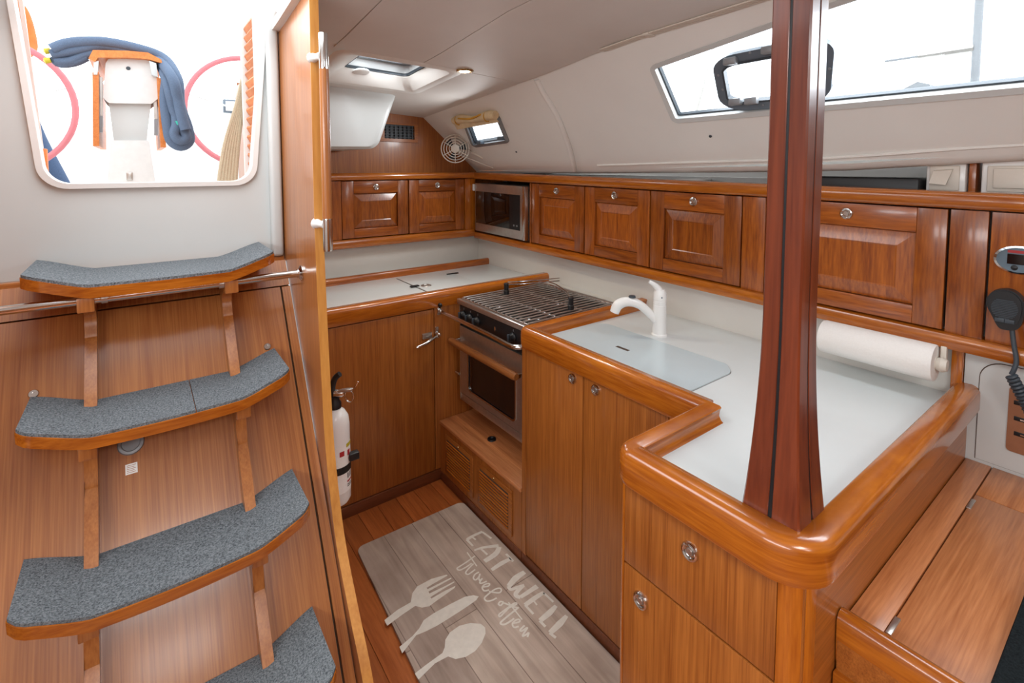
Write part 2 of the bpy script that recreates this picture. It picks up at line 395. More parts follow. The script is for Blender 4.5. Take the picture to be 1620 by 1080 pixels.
def strip_with_hole(bm, y0, y1, loop):
    cy = sum(p[0] for p in loop)/len(loop); ct = sum(p[1] for p in loop)/len(loop); outer = []
    for (y, t) in loop:
        dy, dt = y-cy, t-ct; k = 1e9
        if dy > 1e-9: k = min(k, (y1-cy)/dy)
        if dy < -1e-9: k = min(k, (y0-cy)/dy)
        if dt > 1e-9: k = min(k, (1-ct)/dt)
        if dt < -1e-9: k = min(k, -ct/dt)
        outer.append((cy+dy*k, ct+dt*k))
    corners = [(y0, 0), (y0, 1), (y1, 1), (y1, 0)]
    for c in corners:                                 # snap the nearest outer point onto each corner
        i = min(range(len(outer)), key=lambda q: (outer[q][0]-c[0])**2+((outer[q][1]-c[1])*.5)**2); outer[i] = c
    prev = [side(*p) for p in loop]
    for s in (.25, .5, .75, 1):
        cur = [side(l[0]+(o[0]-l[0])*s, l[1]+(o[1]-l[1])*s) for l, o in zip(loop, outer)]
        ring(bm, prev, cur); prev = cur
bm = B()
strip_with_hole(bm, -.42, 1.40, win_loop); strip_with_hole(bm, 1.82, 2.95, port_loop)
for y0, y1 in ((-2.6, -.42), (1.40, 1.82)):
    for k in range(6):
        a, b = y0+(y1-y0)*k/6, y0+(y1-y0)*(k+1)/6
        for t in range(6):
            bm.faces.new([bm.verts.new(side(q, s)) for q, s in ((a, t/6), (b, t/6), (b, (t+1)/6), (a, (t+1)/6))])
ys = np.linspace(-2.6, 2.95, 30)                     # rolled lower lip
lip = [(0, 0), (.012, -.014), (.03, -.022), (.06, -.018), (.2, -.01)]
for a, b in zip(ys, ys[1:]):
    for (o1, h1), (o2, h2) in zip(lip, lip[1:]):
        bm.faces.new([bm.verts.new((LXB+o, q, zb(q)+h)) for q, o, h in ((a, o1, h1), (b, o1, h1), (b, o2, h2), (a, o2, h2))])
wall_side = struct('wall_side', bm, 'liner', weld=True, smooth=50)
# moulded rib, cove lip line and screw caps on the liner
bm = tube(B(), smooth_path([side(1.78, .02, -.004), side(1.79, .15, -.006), side(1.80, .4, -.006), side(1.86, .75, -.006), side(1.93, 1.0, -.004)], 6), .014, 10)
obj('liner_rib', bm, 'liner', wall_side)
bm = tube(B(), [side(float(y), .955, -.001) for y in np.linspace(-.4, 1.75, 12)], .005, 6); obj('liner_bead', bm, 'liner', wall_side)
for px, py in ((1124, 215), (817, 240)):
    y, t = side_hit(px, py); nrm = (side(y, t, -1)-side(y, t)); obj('screw_cap', lathe(B(), [(0, .004), (.005, .004), (.006, 0)], side(y, t), nrm, 12), 'gasket', wall_side)
# fore-and-aft main window
def off_loop(loop, k, n):
    cy = sum(p[0] for p in loop)/len(loop); ct = sum(p[1] for p in loop)/len(loop)
    out = []
    for i, p in enumerate(loop):
        a = Vector((loop[i-1][0], loop[i-1][1]*.6)); b = Vector((loop[(i+1) % len(loop)][0], loop[(i+1) % len(loop)][1]*.6))
        d = (b-a).normalized(); nn = Vector((-d.y, d.x))
        if nn.dot(Vector((cy-p[0], (ct-p[1])*.6))) < 0: nn = -nn
        out.append(side(p[0]+nn.x*k, p[1]+nn.y*k/.6, n))
    return out
def loop_solid(bm, A, Bq, A2, B2):
    ring(bm, A, Bq); ring(bm, Bq, B2); ring(bm, B2, A2); ring(bm, A2, A); return bm
w1 = obj('window_1', loop_solid(B(), off_loop(win_loop, -.012, -.006), off_loop(win_loop, .006, -.002), off_loop(win_loop, -.012, .0), off_loop(win_loop, .006, .03)), 'gel', kind='structure', weld=True)
obj('gasket', loop_solid(B(), off_loop(win_loop, .004, .018), off_loop(win_loop, .012, .018), off_loop(win_loop, .004, .034), off_loop(win_loop, .012, .034)), 'gasket', w1, weld=True)
bm = B(); prism(bm, off_loop(win_loop, .003, .024), side(.5, .5, .006)-side(.5, .5, 0)); obj('pane', bm, 'pane', w1)
# opening port set in the main window
def port_quad(pts, r): return fillet([side_hit(*p, n=.02) for p in pts], r, 6)
pq = port_quad([(1124, 88), (1140, 172), (1312, 160), (1322, 48)], [.085, .10, .10, .085])
op = thing('opening_port', side(.8, .5, .02), 'grey framed opening port with latches set in the long cabin window', 'port window')
obj('frame', loop_solid(B(), off_loop(pq, 0, .004), off_loop(pq, .030, .004), off_loop(pq, 0, .022), off_loop(pq, .030, .022)), 'portframe', op, weld=True)
obj('inner_rim', loop_solid(B(), off_loop(pq, .030, .0), off_loop(pq, .037, .0), off_loop(pq, .030, .022), off_loop(pq, .037, .022)), 'gasket', op, weld=True)
for px, py in ((1157, 96), (1218, 80), (1165, 162), (1190, 161)):
    y, t = side_hit(px, py, .0); p = side(y, t, 0)
    o = bx('latch', (p.x-.016, p.x+.006, p.y-.022, p.y+.022, p.z-.012, p.z+.012), 'portframel', op, .004)
for px, py in ((1136, 118), (1143, 142), (1186, 84), (1207, 166), (1312, 108)):
    y, t = side_hit(px, py, .003); nrm = side(y, t, -1)-side(y, t, 0)
    obj('screw', lathe(B(), [(0, .003), (.004, .003), (.004, 0)], side(y, t, .004), nrm, 10), 'portframel', op)
# aft opening port
w2 = thing('window_2', side(2.3, .6), None, None); w2['kind'] = 'structure'
obj('frame', loop_solid(B(), off_loop(port_loop, -.012, -.006), off_loop(port_loop, .014, -.01), off_loop(port_loop, -.012, .004), off_loop(port_loop, .014, .03)), 'portframel', w2, weld=True)
obj('gasket', loop_solid(B(), off_loop(port_loop, .013, .005), off_loop(port_loop, .020, .005), off_loop(port_loop, .013, .03), off_loop(port_loop, .020, .03)), 'gasket', w2, weld=True)
obj('pane', prism(B(), off_loop(port_loop, .018, .014), side(.5, .5, .006)-side(.5, .5, 0)), 'pane', w2)
for px, py in ((762, 226), (795, 219)):
    y, t = side_hit(px, py, -.01); p = side(y, t, -.01); bx('latch', (p.x-.018, p.x+.012, p.y-.022, p.y+.022, p.z-.010, p.z+.012), 'portframe', w2, .004)
# shelf recess behind the lockers, hull lining
bm = box(B(), 1.848, 2.08, -.6, 2.89, 1.458, 1.466)
for v in bm.verts: v.co.z += .0115*(v.co.y-2.85)
struct('trim_1', bm, 'grey')
struct('wall_hull', box(B(), 2.08, 2.12, -2.6, 2.95, .0, 1.75), 'grey')
# galley aft bulkhead in veneer, with the splashbacks
gb = struct('wall_aft', prism(B(), [(.42, 2.90, 0), (2.09, 2.90, 0), (2.09, 2.90, 1.70), (1.75, 2.90, 1.70), (1.48, 2.90, 1.88), (1.15, 2.90, 1.92), (.42, 2.90, 1.97)], (0, .03, 0)), 'veneer_z')
bx('splashback', (.42, 1.86, 2.87, 2.899, .88, 1.10), 'splash', gb, .004)
struct('wall_splashback', prism(B(), [(1.843, 2.87, .88), (1.862, 2.87, .88), (1.875, 2.87, 1.10), (1.852, 2.87, 1.10)], (0, -2.52, 0)), 'splash')
# inner wall closing the galley from the engine space
struct('wall_engine_side', box(B(), .414, .43, 1.87, 2.90, 0, 1.95), 'veneer_z')
# moulded cockpit seat underside hanging in the aft corner
bm = B()
pr = fillet([(.43, 1.625), (.985, 1.635), (1.085, 1.90), (1.12, 2.02), (.43, 2.02)], [0, .07, .12, 0, 0], 6)
a = [Vector((p[0], 2.48, p[1])) for p in pr]; b = [Vector((p[0], 2.898, p[1])) for p in pr]
ci = Vector((.75, 2.46, 1.8)); a2 = [ci+(Vector((p.x, 2.46, p.z))-ci)*.93 for p in a]
prism(bm, a, (0, .418, 0)); ring(bm, a, a2); bm.faces.new([bm.verts.new(p) for p in a2])
struct('trim_2', bm, 'gel', weld=True, smooth=50)
# rest of the cabin shell, behind and beside the camera
bm = B()
for d in ((-1.53, -1.5, -2.6, 1.9, 0, 1.64), (-1.53, -1.5, -2.6, 1.9, 1.92, 2.12), (-1.53, -1.5, -2.6, -1.4, 1.64, 1.92), (-1.53, -1.5, 1.0, 1.9, 1.64, 1.92)): box(bm, *d)
struct('wall_port', bm, 'liner')
struct('wall_forward', box(B(), -1.5, 2.1, -2.63, -2.6, 0, 2.14), 'veneer_z')
struct('wall_aft_port', box(B(), -1.5, -.36, 1.86, 1.89, 0, 2.12), 'veneer_z')
for a, b, c, d in SH:  # unseen hatches added above the saloon fill lamps
    o = thing('added_saloon_hatch', ((a+b)/2, (c+d)/2, 2.1), 'large square unseen deck hatch added over the saloon for light' if a < -.2 else 'smaller square unseen deck hatch added at the fore end of the saloon for light', 'hatch', 'added saloon deck hatches')
    zz = zceil(0, c)+.03
    L0 = [(p[0], p[1], zz) for p in rrect(a-.02, b+.02, c-.02, d+.02, .05)]; L1 = [(p[0], p[1], zz) for p in rrect(a+.02, b-.02, c+.02, d-.02, .04)]
    up = lambda L, h: [(p[0], p[1], p[2]+h) for p in L]
    obj('frame', loop_solid(B(), L0, L1, up(L0, .03), up(L1, .03)), 'portframel', o, weld=True)
    obj('pane', prism(B(), [(p[0], p[1], zz+.012) for p in rrect(a+.02, b-.02, c+.02, d-.02, .04)], (0, 0, .008)), 'pane', o)
# ------------------------------------------------------------------ companionway: white bulkhead, partition
YW = 1.85
def oploop(o, y):
    f = fillet([(-.205-o, 1.496-o), (.302+o, 1.496-o), (.372+o, 2.24+o), (-.268-o, 2.24+o)], [.06+o*.7, .06+o*.7, .09, .09], 8)
    return [Vector((p[0], y, p[1])) for p in f]
bm = B(); L = oploop(0, YW); c = Vector((.05, YW, 1.8)); out = []
for p in L:
    d = p-c; k = 1e9
    if d.x > 1e-9: k = min(k, (.39-c.x)/d.x)
    if d.x < -1e-9: k = min(k, (-.36-c.x)/d.x)
    if d.z > 1e-9: k = min(k, (2.34-c.z)/d.z)
    if d.z < -1e-9: k = min(k, (1.243-c.z)/d.z)
    out.append(c+d*k)
for q in ((-.36, 1.243), (.39, 1.243), (.39, 2.34), (-.36, 2.34)):
    q = Vector((q[0], YW, q[1])); out[min(range(len(out)), key=lambda i: (out[i]-q).length)] = q
ring(bm, L, out); sh = Vector((0, .04, 0)); ring(bm, [p+sh for p in L], [p+sh for p in out]); ring(bm, L, [p+sh for p in L]); ring(bm, out, [p+sh for p in out])
wa = struct('wall_companionway', bm, 'gel', weld=True)
obj('opening_frame', loop_solid(B(), oploop(.010, YW-.012), oploop(-.004, YW-.014), oploop(.012, YW+.002), oploop(-.004, YW+.05)), 'whitep', wa, weld=True)
obj('corner_moulding', box(B(), .352, .389, 1.815, 1.852, 1.243, 2.2, .012, 3), 'gel', wa)
bx('sill_trim', (-.36, .389, 1.822, 1.85, 1.228, 1.243), 'ladder_x', wa, .003)
edge = [(1.45, 2.06), (1.449, 1.915), (1.452, 1.48), (1.444, 1.25), (1.42, .95), (1.392, .744), (1.325, .548), (1.222, .41), (1.137, .311), (1.06, .16), (1.02, .0)]
sp = [(p.y, p.z) for p in smooth_path([(0, a, b) for a, b in edge], 5)]
pt = struct('wall_partition', prism(B(), [(.392, y, z) for y, z in sp]+[(.392, 1.862, 0), (.392, 1.862, 2.06)], (.020, 0, 0)), 'ladder_z')
bm = B(); ring(bm, [(.390, y, z) for y, z in sp], [(.414, y, z) for y, z in sp], False)
g = bmesh.ops.extrude_face_region(bm, geom=list(bm.faces)); bmesh.ops.translate(bm, verts=[v for v in g['geom'] if isinstance(v, bmesh.types.BMVert)], vec=(0, -.004, 0))
obj('edge_banding', bm, 'edge', pt)
struct('wall_partition_port', prism(B(), [(-.365, y, z) for y, z in sp]+[(-.365, 1.862, 0), (-.365, 1.862, 2.06)], (.020, 0, 0)), 'ladder_z')
# ------------------------------------------------------------------ companionway ladder
def yp(z): return 1.649+.65*(z-.987)
LC, HW = .043, .2745
lad = thing('companionway_ladder', (LC, 1.3, 0), 'wooden companionway ladder of grey carpeted steps on a sloping veneer engine cover', 'ladder')
def slope(name, x0, x1, z0, z1, mat, t=.018, o=0):
    pr = [(x0, yp(z0)-o, z0), (x1, yp(z0)-o, z0), (x1, yp(z1)-o, z1), (x0, yp(z1)-o, z1)]
    return obj(name, prism(B(), pr, (0, t, 0)), mat, lad)
slope('engine_cover', -.30, .359, .02, 1.153, 'cover')
slope('upper_panel', -.343, .389, 1.157, 1.232, 'cover')
slope('side_strip', .364, .389, 0, 1.153, 'cover', .02, .004)
slope('side_strip', -.343, -.305, 0, 1.153, 'ladder_z', .02, .004)
slope('backing', -.343, .389, 0, 1.232, 'seam', .005, -.019)
steps = [(1.262, 1.594), (.957, 1.436), (.667, 1.26), (.392, 1.067)]
def rise(u): a = max(0, abs(u)-.15)/(HW-.15); return .034*(a*a*(3-2*a)*.35+a*.65)
def step_mesh(zf, yf, u0, u1, inset, zlo, zhi, bulge=.03, notch=True):
    bm = B(); us = sorted(set(list(np.linspace(u0, u1, 41))+[t for t in (-.178, -.142, .142, .178) if u0 < t < u1])); A = []
    for u in us:
        z = zf+rise(u)
        q = (abs(u)/HW)
        cr = max(0, (q-.88)/.12); yfr = yf+inset-bulge*(1-q*q)+.022*cr**2.5
        yb = yp(z)-.002-inset*.3
        A.append((LC+u, yfr, yb, z))
    top = [[bm.verts.new((x, yv, z+zhi)) for yv in (a, a+.006, (a+b)/2, b)] for x, a, b, z in A]
    bot = [[bm.verts.new((x, yv, z+zlo)) for yv in (a+(.004 if inset == 0 else 0), a+.006, (a+b)/2, b)] for x, a, b, z in A]
    for i in range(len(A)-1):
        for j in range(3):
            bm.faces.new((top[i][j], top[i+1][j], top[i+1][j+1], top[i][j+1])); bm.faces.new((bot[i][j], bot[i][j+1], bot[i+1][j+1], bot[i+1][j]))
        bm.faces.new((top[i][0], bot[i][0], bot[i+1][0], top[i+1][0])); bm.faces.new((top[i][3], top[i+1][3], bot[i+1][3], bot[i][3]))
    for i in (0, -1): bm.faces.new([top[i][j] for j in range(4)]+[bot[i][j] for j in (3, 2, 1, 0)])
    return bm
for i, (zf, yf) in enumerate(steps):
    st = obj('step', step_mesh(zf, yf, -HW, HW, 0, -.034, -.007), 'trim_x', lad, smooth=35)
    if i == 1:
        for a, b in ((-HW+.002, .048), (.050, HW-.002)): obj('carpet_pad', step_mesh(zf, yf, a, b, .004, -.007, 0), 'carpet', st, smooth=35)
    else: obj('carpet_pad', step_mesh(zf, yf, -HW+.002, HW-.002, .004, -.007, 0), 'carpet', st, smooth=35)
for xb in (-.115, .200):
    zs = [s[0] for s in steps]+[.10]
    for i in range(4):
        z1, z0 = zs[i]-.035, zs[i+1]+.001
        yb1 = yp(z1)
        fr = smooth_path([(0, steps[i][1]+.055, z1), (0, steps[i][1]+.055, z1-.034), (0, steps[i][1]+.062, z1-.038), (0, yp(z1-.06)-.062, z1-.07), (0, yp(z1-.12)-.036, z1-.12), (0, yp((z1+z0)/2)-.036, (z1+z0)/2), (0, yp(z0+.05)-.046, z0+.05), (0, yp(z0)-.050, z0)], 5)
        pts = [(xb-.0125, p.y, p.z) for p in fr]+[(xb-.0125, yp(z0)-.001, z0), (xb-.0125, yp(z1)-.001, z1)]
        obj('bracket', prism(B(), pts, (.025, 0, 0)), 'ladder_z', lad)
        bx('bracket_block', (xb-.017, xb+.017, steps[i][1]-(.005 if i == 0 else -.012), steps[i][1]+.075, z1-.036, z1+.001), 'ladder_z', lad, .003)
nv = Vector((0, -1, .65)).normalized()
def on_cover(px, py):
    return at(px, py, plane=(0, 1, -.65, 1.649-.65*.987))
for px, py in ((53, 623), (423, 548)):
    obj('screw_cup', lathe(B(), [(0, .001), (.004, .001), (.004, .003), (.009, .003), (.011, 0)], on_cover(px, py), nv, 16), 'chrome', lad)
obj('inspection_plug', lathe(B(), [(0, .003), (.018, .003), (.020, .007), (.026, .006), (.028, 0)], on_cover(207, 701), nv, 28), 'portframel', lad)
p = on_cover(208, 741); u1 = Vector((1, 0, 0)); u2 = nv.cross(u1)
bm = B(); prism(bm, [p+u1*a*.012+u2*b*.012+nv*.0003 for a, b in ((-1, -1), (1, -1), (1, 1), (-1, 1))], nv*.0006); lb = obj('label_sticker', bm, 'whitep', lad)
for k in range(5):
    bm = B(); q = p+u2*(.008-.004*k)+nv*.001; prism(bm, [q+u1*a+u2*b for a, b in ((-.009, -.0006), (.009-.003*(k % 2), -.0006), (.009-.003*(k % 2), .0006), (-.009, .0006))], nv*.0002); obj('print_line', bm, 'copper', lb)
# steel grab rail under the top step
gr = thing('grab_rail', (.39, 1.605, 1.223), 'long steel grab rail running under the top companionway step', 'rail')
obj('tube', tube(B(), [(-.34, 1.605, 1.218), (.388, 1.605, 1.222)], .011, 16), 'chrome', gr)
obj('flange', lathe(B(), [(0, 0), (.024, 0), (.024, .004), (.014, .010), (.014, .014)], (.3915, 1.605, 1.222), (-1, 0, 0), 20), 'chrome', gr)
for xb in (-.085, .170): obj('clip', lathe(B(), [(.0112, 0), (.0135, 0), (.0135, .012), (.0112, .012)], (xb, 1.605, 1.2195), (1, 0, 0), 16), 'steel', gr)
# upright grab tube on the partition edge
gt = thing('grab_pole', (.416, 1.42, 1.31), 'upright chrome and brown grab handle on the partition edge', 'handle')
gx, gy = .413, 1.405
obj('grip', tube(B(), [(gx, gy, 1.405), (gx, gy, 1.81)], .0128, 16), 'ladder_z', gt, label='brown leather-like grip')
for z0, z1 in ((1.81, 1.905), (1.315, 1.405)): obj('end_tube', lathe(B(), [(0, 0), (.012, 0), (.0125, .004), (.0125, z1-z0-.004), (.012, z1-z0), (0, z1-z0)], (gx, gy, z0), (0, 0, 1), 16), 'chrome', gt)
for z in (1.845, 1.388): obj('stand_off', lathe(B(), [(.012, -.006), (.010, .012), (.010, .026), (.016, .045)], (gx-.006, gy+.006, z), (-.25, 1, 0), 14), 'whitep', gt)
# ------------------------------------------------------------------ cockpit seen through the companionway
bm = B(); box(bm, -1.6, .40, 2.2, 2.96, 1.20, 1.25); box(bm, -1.6, 1.7, 2.96, 7.5, 1.20, 1.25); struct('cockpit_sole', bm, 'outwhite')
bm = B(); box(bm, -.36, .40, 1.892, 2.20, 1.21, 1.47, .02); struct('bridge_deck', bm, 'outwhite')
for s, (x0, x1) in (('port', (-1.6, -.78)), ('starboard', (.80, 1.7))): struct('cockpit_seat_'+s, box(B(), x0, x1, 2.97, 3.75, 1.25, 1.66, .03), 'outwhite')
struct('cockpit_coaming', box(B(), -1.6, 1.7, 6.6, 6.8, 1.25, 1.9, .04), 'outwhite')
TY = 3.0
tb = thing('cockpit_table', (-.01, TY, 1.25), 'white pedestal cockpit table with folded orange teak leaves', 'table')
def tp(px, py, y=TY): return at(px, py, Y=y)
def txz(px, py, y=TY): p = tp(px, py, y); return p.x, p.z
def panel(name, pix, y0, y1, mat, par, r=0, **k):
    pts = [txz(*q, y0) for q in pix]
    if r: pts = fillet(pts, r, 5)
    return obj(name, prism(B(), [(a, y0, b) for a, b in pts], (0, y1-y0, 0)), mat, par, **k)
panel('head', [(167, 100), (172, 92), (238, 92), (248, 102), (250, 156), (240, 164), (172, 163), (163, 155)], TY, TY+.30, 'outwhite', tb, .012)
panel('neck', [(172, 163), (239, 163), (232, 224), (180, 224)], TY+.03, TY+.27, 'gel', tb)
panel('base', [(176, 222), (236, 222), (248, 300), (246, 345), (166, 345), (168, 300)], TY-.02, TY+.30, 'outwhite', tb, .01)
p0 = tp(205, 279, TY-.02); bx('lock_plate', (p0.x-.012, p0.x+.012, TY-.026, TY-.016, p0.z-.02, p0.z+.02), 'steel', tb, .004)
obj('screw', lathe(B(), [(0, .004), (.008, .004), (.009, 0)], tp(203, 108), (0, -1, 0), 12), 'gasket', tb)
for pix in ([(146, 114), (156, 114), (157, 231), (147, 231)], [(248, 122), (256, 124), (263, 233), (254, 233)]): panel('table_leaf', pix, TY-.03, TY+.62, 'orange_teak', tb)
panel('table_top', [(140, 92), (147, 79), (200, 80), (234, 83), (255, 94), (257, 100), (232, 93), (200, 91), (155, 91), (150, 98)], TY-.04, TY+.64, 'orange_teak', tb)
panel('end_fiddle', [(148, 98), (156, 96), (154, 118), (148, 118)], TY-.035, TY, 'gel', tb); panel('end_fiddle', [(236, 96), (247, 100), (250, 122), (240, 118)], TY-.035, TY, 'gel', tb)
for pix in ([(158, 122), (162, 122), (163, 200), (159, 200)], [(241, 124), (246, 124), (250, 205), (245, 205)]): panel('hinge_arm', pix, TY+.02, TY+.05, 'steel', tb)
for px, py in ((159, 195), (247, 200)): panel('latch_block', [(px-3, py-12), (px+3, py-12), (px+3, py+14), (px-3, py+14)], TY, TY+.03, 'portframel', tb)
# coiled navy rope slung over the table
ro = thing('rope_coil', tp(170, 75, TY-.07), 'thick navy blue rope coil slung over the cockpit table', 'rope')
strands = [([(82, 78), (110, 68), (160, 66), (215, 76), (258, 92), (280, 125), (284, 165), (296, 200), (299, 222), (286, 231), (271, 222), (266, 200), (262, 160), (264, 130)], -.06, 8),
           ([(80, 86), (112, 80), (162, 72), (212, 84), (250, 98), (266, 135), (276, 175), (292, 208), (294, 219), (284, 222), (276, 212), (280, 195), (276, 160)], -.085, 7.5),
           ([(86, 97), (110, 97), (136, 86), (168, 76), (210, 80), (246, 92), (272, 122), (282, 160), (289, 190), (294, 205)], -.11, 7.5),
           ([(84, 90), (96, 100), (118, 98), (136, 90)], -.115, 7)]
for pix, dy, r in strands:
    pts = smooth_path([tp(px, py, TY+(.03-dy*.5 if px < 262 and i < 6 else dy-.03)) for i, (px, py) in enumerate(pix)], 6)
    obj('rope_strand', tube(B(), pts, r/794*2.4, 10), 'rope', ro)
obj('whipping', tube(B(), [tp(284, 190, TY-.12), tp(287, 196, TY-.12)], .026, 10), 'teal', ro, label='teal whipping band')
for px, py in ((79, 80), (79, 95)): obj('rope_end', lathe(B(), [(0, 0), (.012, 0), (.014, .02), (0, .026)], tp(px+1, py, TY+.07), (-1, 0, -.3), 10), 'yel', ro)
# steering wheels
for cxp, cyp, yw, rr, lab in ((392, 178, 4.3, .405, 'helm station with red wheel paled for glare and instrument display beyond the cream rope'), (-22, 166, 4.3, .405, 'helm station with red wheel paled for glare in front of the person')):
    c = at(cxp, cyp, Y=yw); hs_ = thing('helm_station', (c.x, yw+.15, 1.25), lab, 'helm', 'cockpit helm stations')
    obj('steering_pedestal', box(B(), c.x-.10, c.x+.10, yw+.05, yw+.30, 1.25, c.z+.16, .03), 'outwhite', hs_)
    circ = [c+Vector((math.cos(t)*rr, 0, math.sin(t)*rr)) for t in np.linspace(0, 2*math.pi, 49)[:-1]]
    wl = obj('steering_wheel', tube(B(), circ, .019, 10, True), 'red', hs_)
    for k in range(5):
        t = R(20+72*k); obj('spoke', tube(B(), [c, c+Vector((math.cos(t)*rr, 0, math.sin(t)*rr))], .007, 8), 'chrome', wl)
    obj('hub', lathe(B(), [(0, -.03), (.045, -.03), (.05, 0), (.03, .06), (0, .06)], c, (0, 1, 0), 18), 'chrome', wl)
    if cxp > 0:
        q = at(365, 169, Y=4.40); ip = obj('instrument_display', box(B(), q.x-.055, q.x+.055, 4.35, 4.41, q.z-.05, q.z+.05, .006), 'portframe', hs_)
        bx('screen', (q.x-.04, q.x+.03, 4.347, 4.351, q.z-.036, q.z+.036), 'whitep', ip)
        obj('display_arm', tube(B(), [q, (c.x, 4.40, q.z)], .012, 8), 'chrome', hs_)
# cream halyards hanging outside, just beyond the opening
hr = thing('halyard_bundle', at(362, 284, Y=2.1), 'cream rope bundle hanging just outside the companionway', 'rope')
for k in range(6):
    pts = smooth_path([at(390-k*.8, 118, Y=2.16), at(384-k*1.8, 165, Y=2.15), at(376-k*4.0, 230, Y=2.13), at(371-k*5.2, 300, Y=2.12)], 5)
    obj('rope_strand', tube(B(), pts, .0085, 8), 'rope2', hr)
# louvred teak doors folded back outside
dr = thing('companionway_door', (.36, 1.95, 1.5), 'louvred teak companionway door folded back beside the cream rope', 'door')
bx('stile', (.322, .352, 2.105, 2.125, 1.48, 2.08), 'whitep', dr, .002); bx('stile', (.330, .352, 1.905, 1.925, 1.48, 2.08), 'whitep', dr, .002)
for k in range(17):
    z = 1.50+.033*k; prism_p = [(.345, 1.926, z), (.350, 1.926, z+.026), (.333, 1.926, z+.030), (.331, 1.926, z+.024)]
    obj('louvre_slat', prism(B(), prism_p, (0, .178, 0)), 'orange_teak', dr)
bx('back_board', (.345, .352, 1.926, 2.104, 1.48, 2.08), 'orange_teak', dr)
dl = thing('companionway_door', (-.25, 1.95, 1.5), 'teak companionway door edge folded back beside the person', 'door')
for y, w in ((1.905, .018), (2.12, .014)):
    pr = [(-.236, y, 1.48), (-.226, y, 1.48), (-.262, y, 2.10), (-.272, y, 2.10)]; obj('stile', prism(B(), pr, (0, w, 0)), 'whitep', dl)
pr = [(-.246, 1.923, 1.48), (-.236, 1.923, 1.48), (-.272, 1.923, 2.10), (-.282, 1.923, 2.10)]; obj('back_board', prism(B(), pr, (0, .197, 0)), 'orange_teak', dl)
bx('lock_block', (-.236, -.213, 2.00, 2.03, 1.515, 1.60), 'orange_teak', dl, .003)
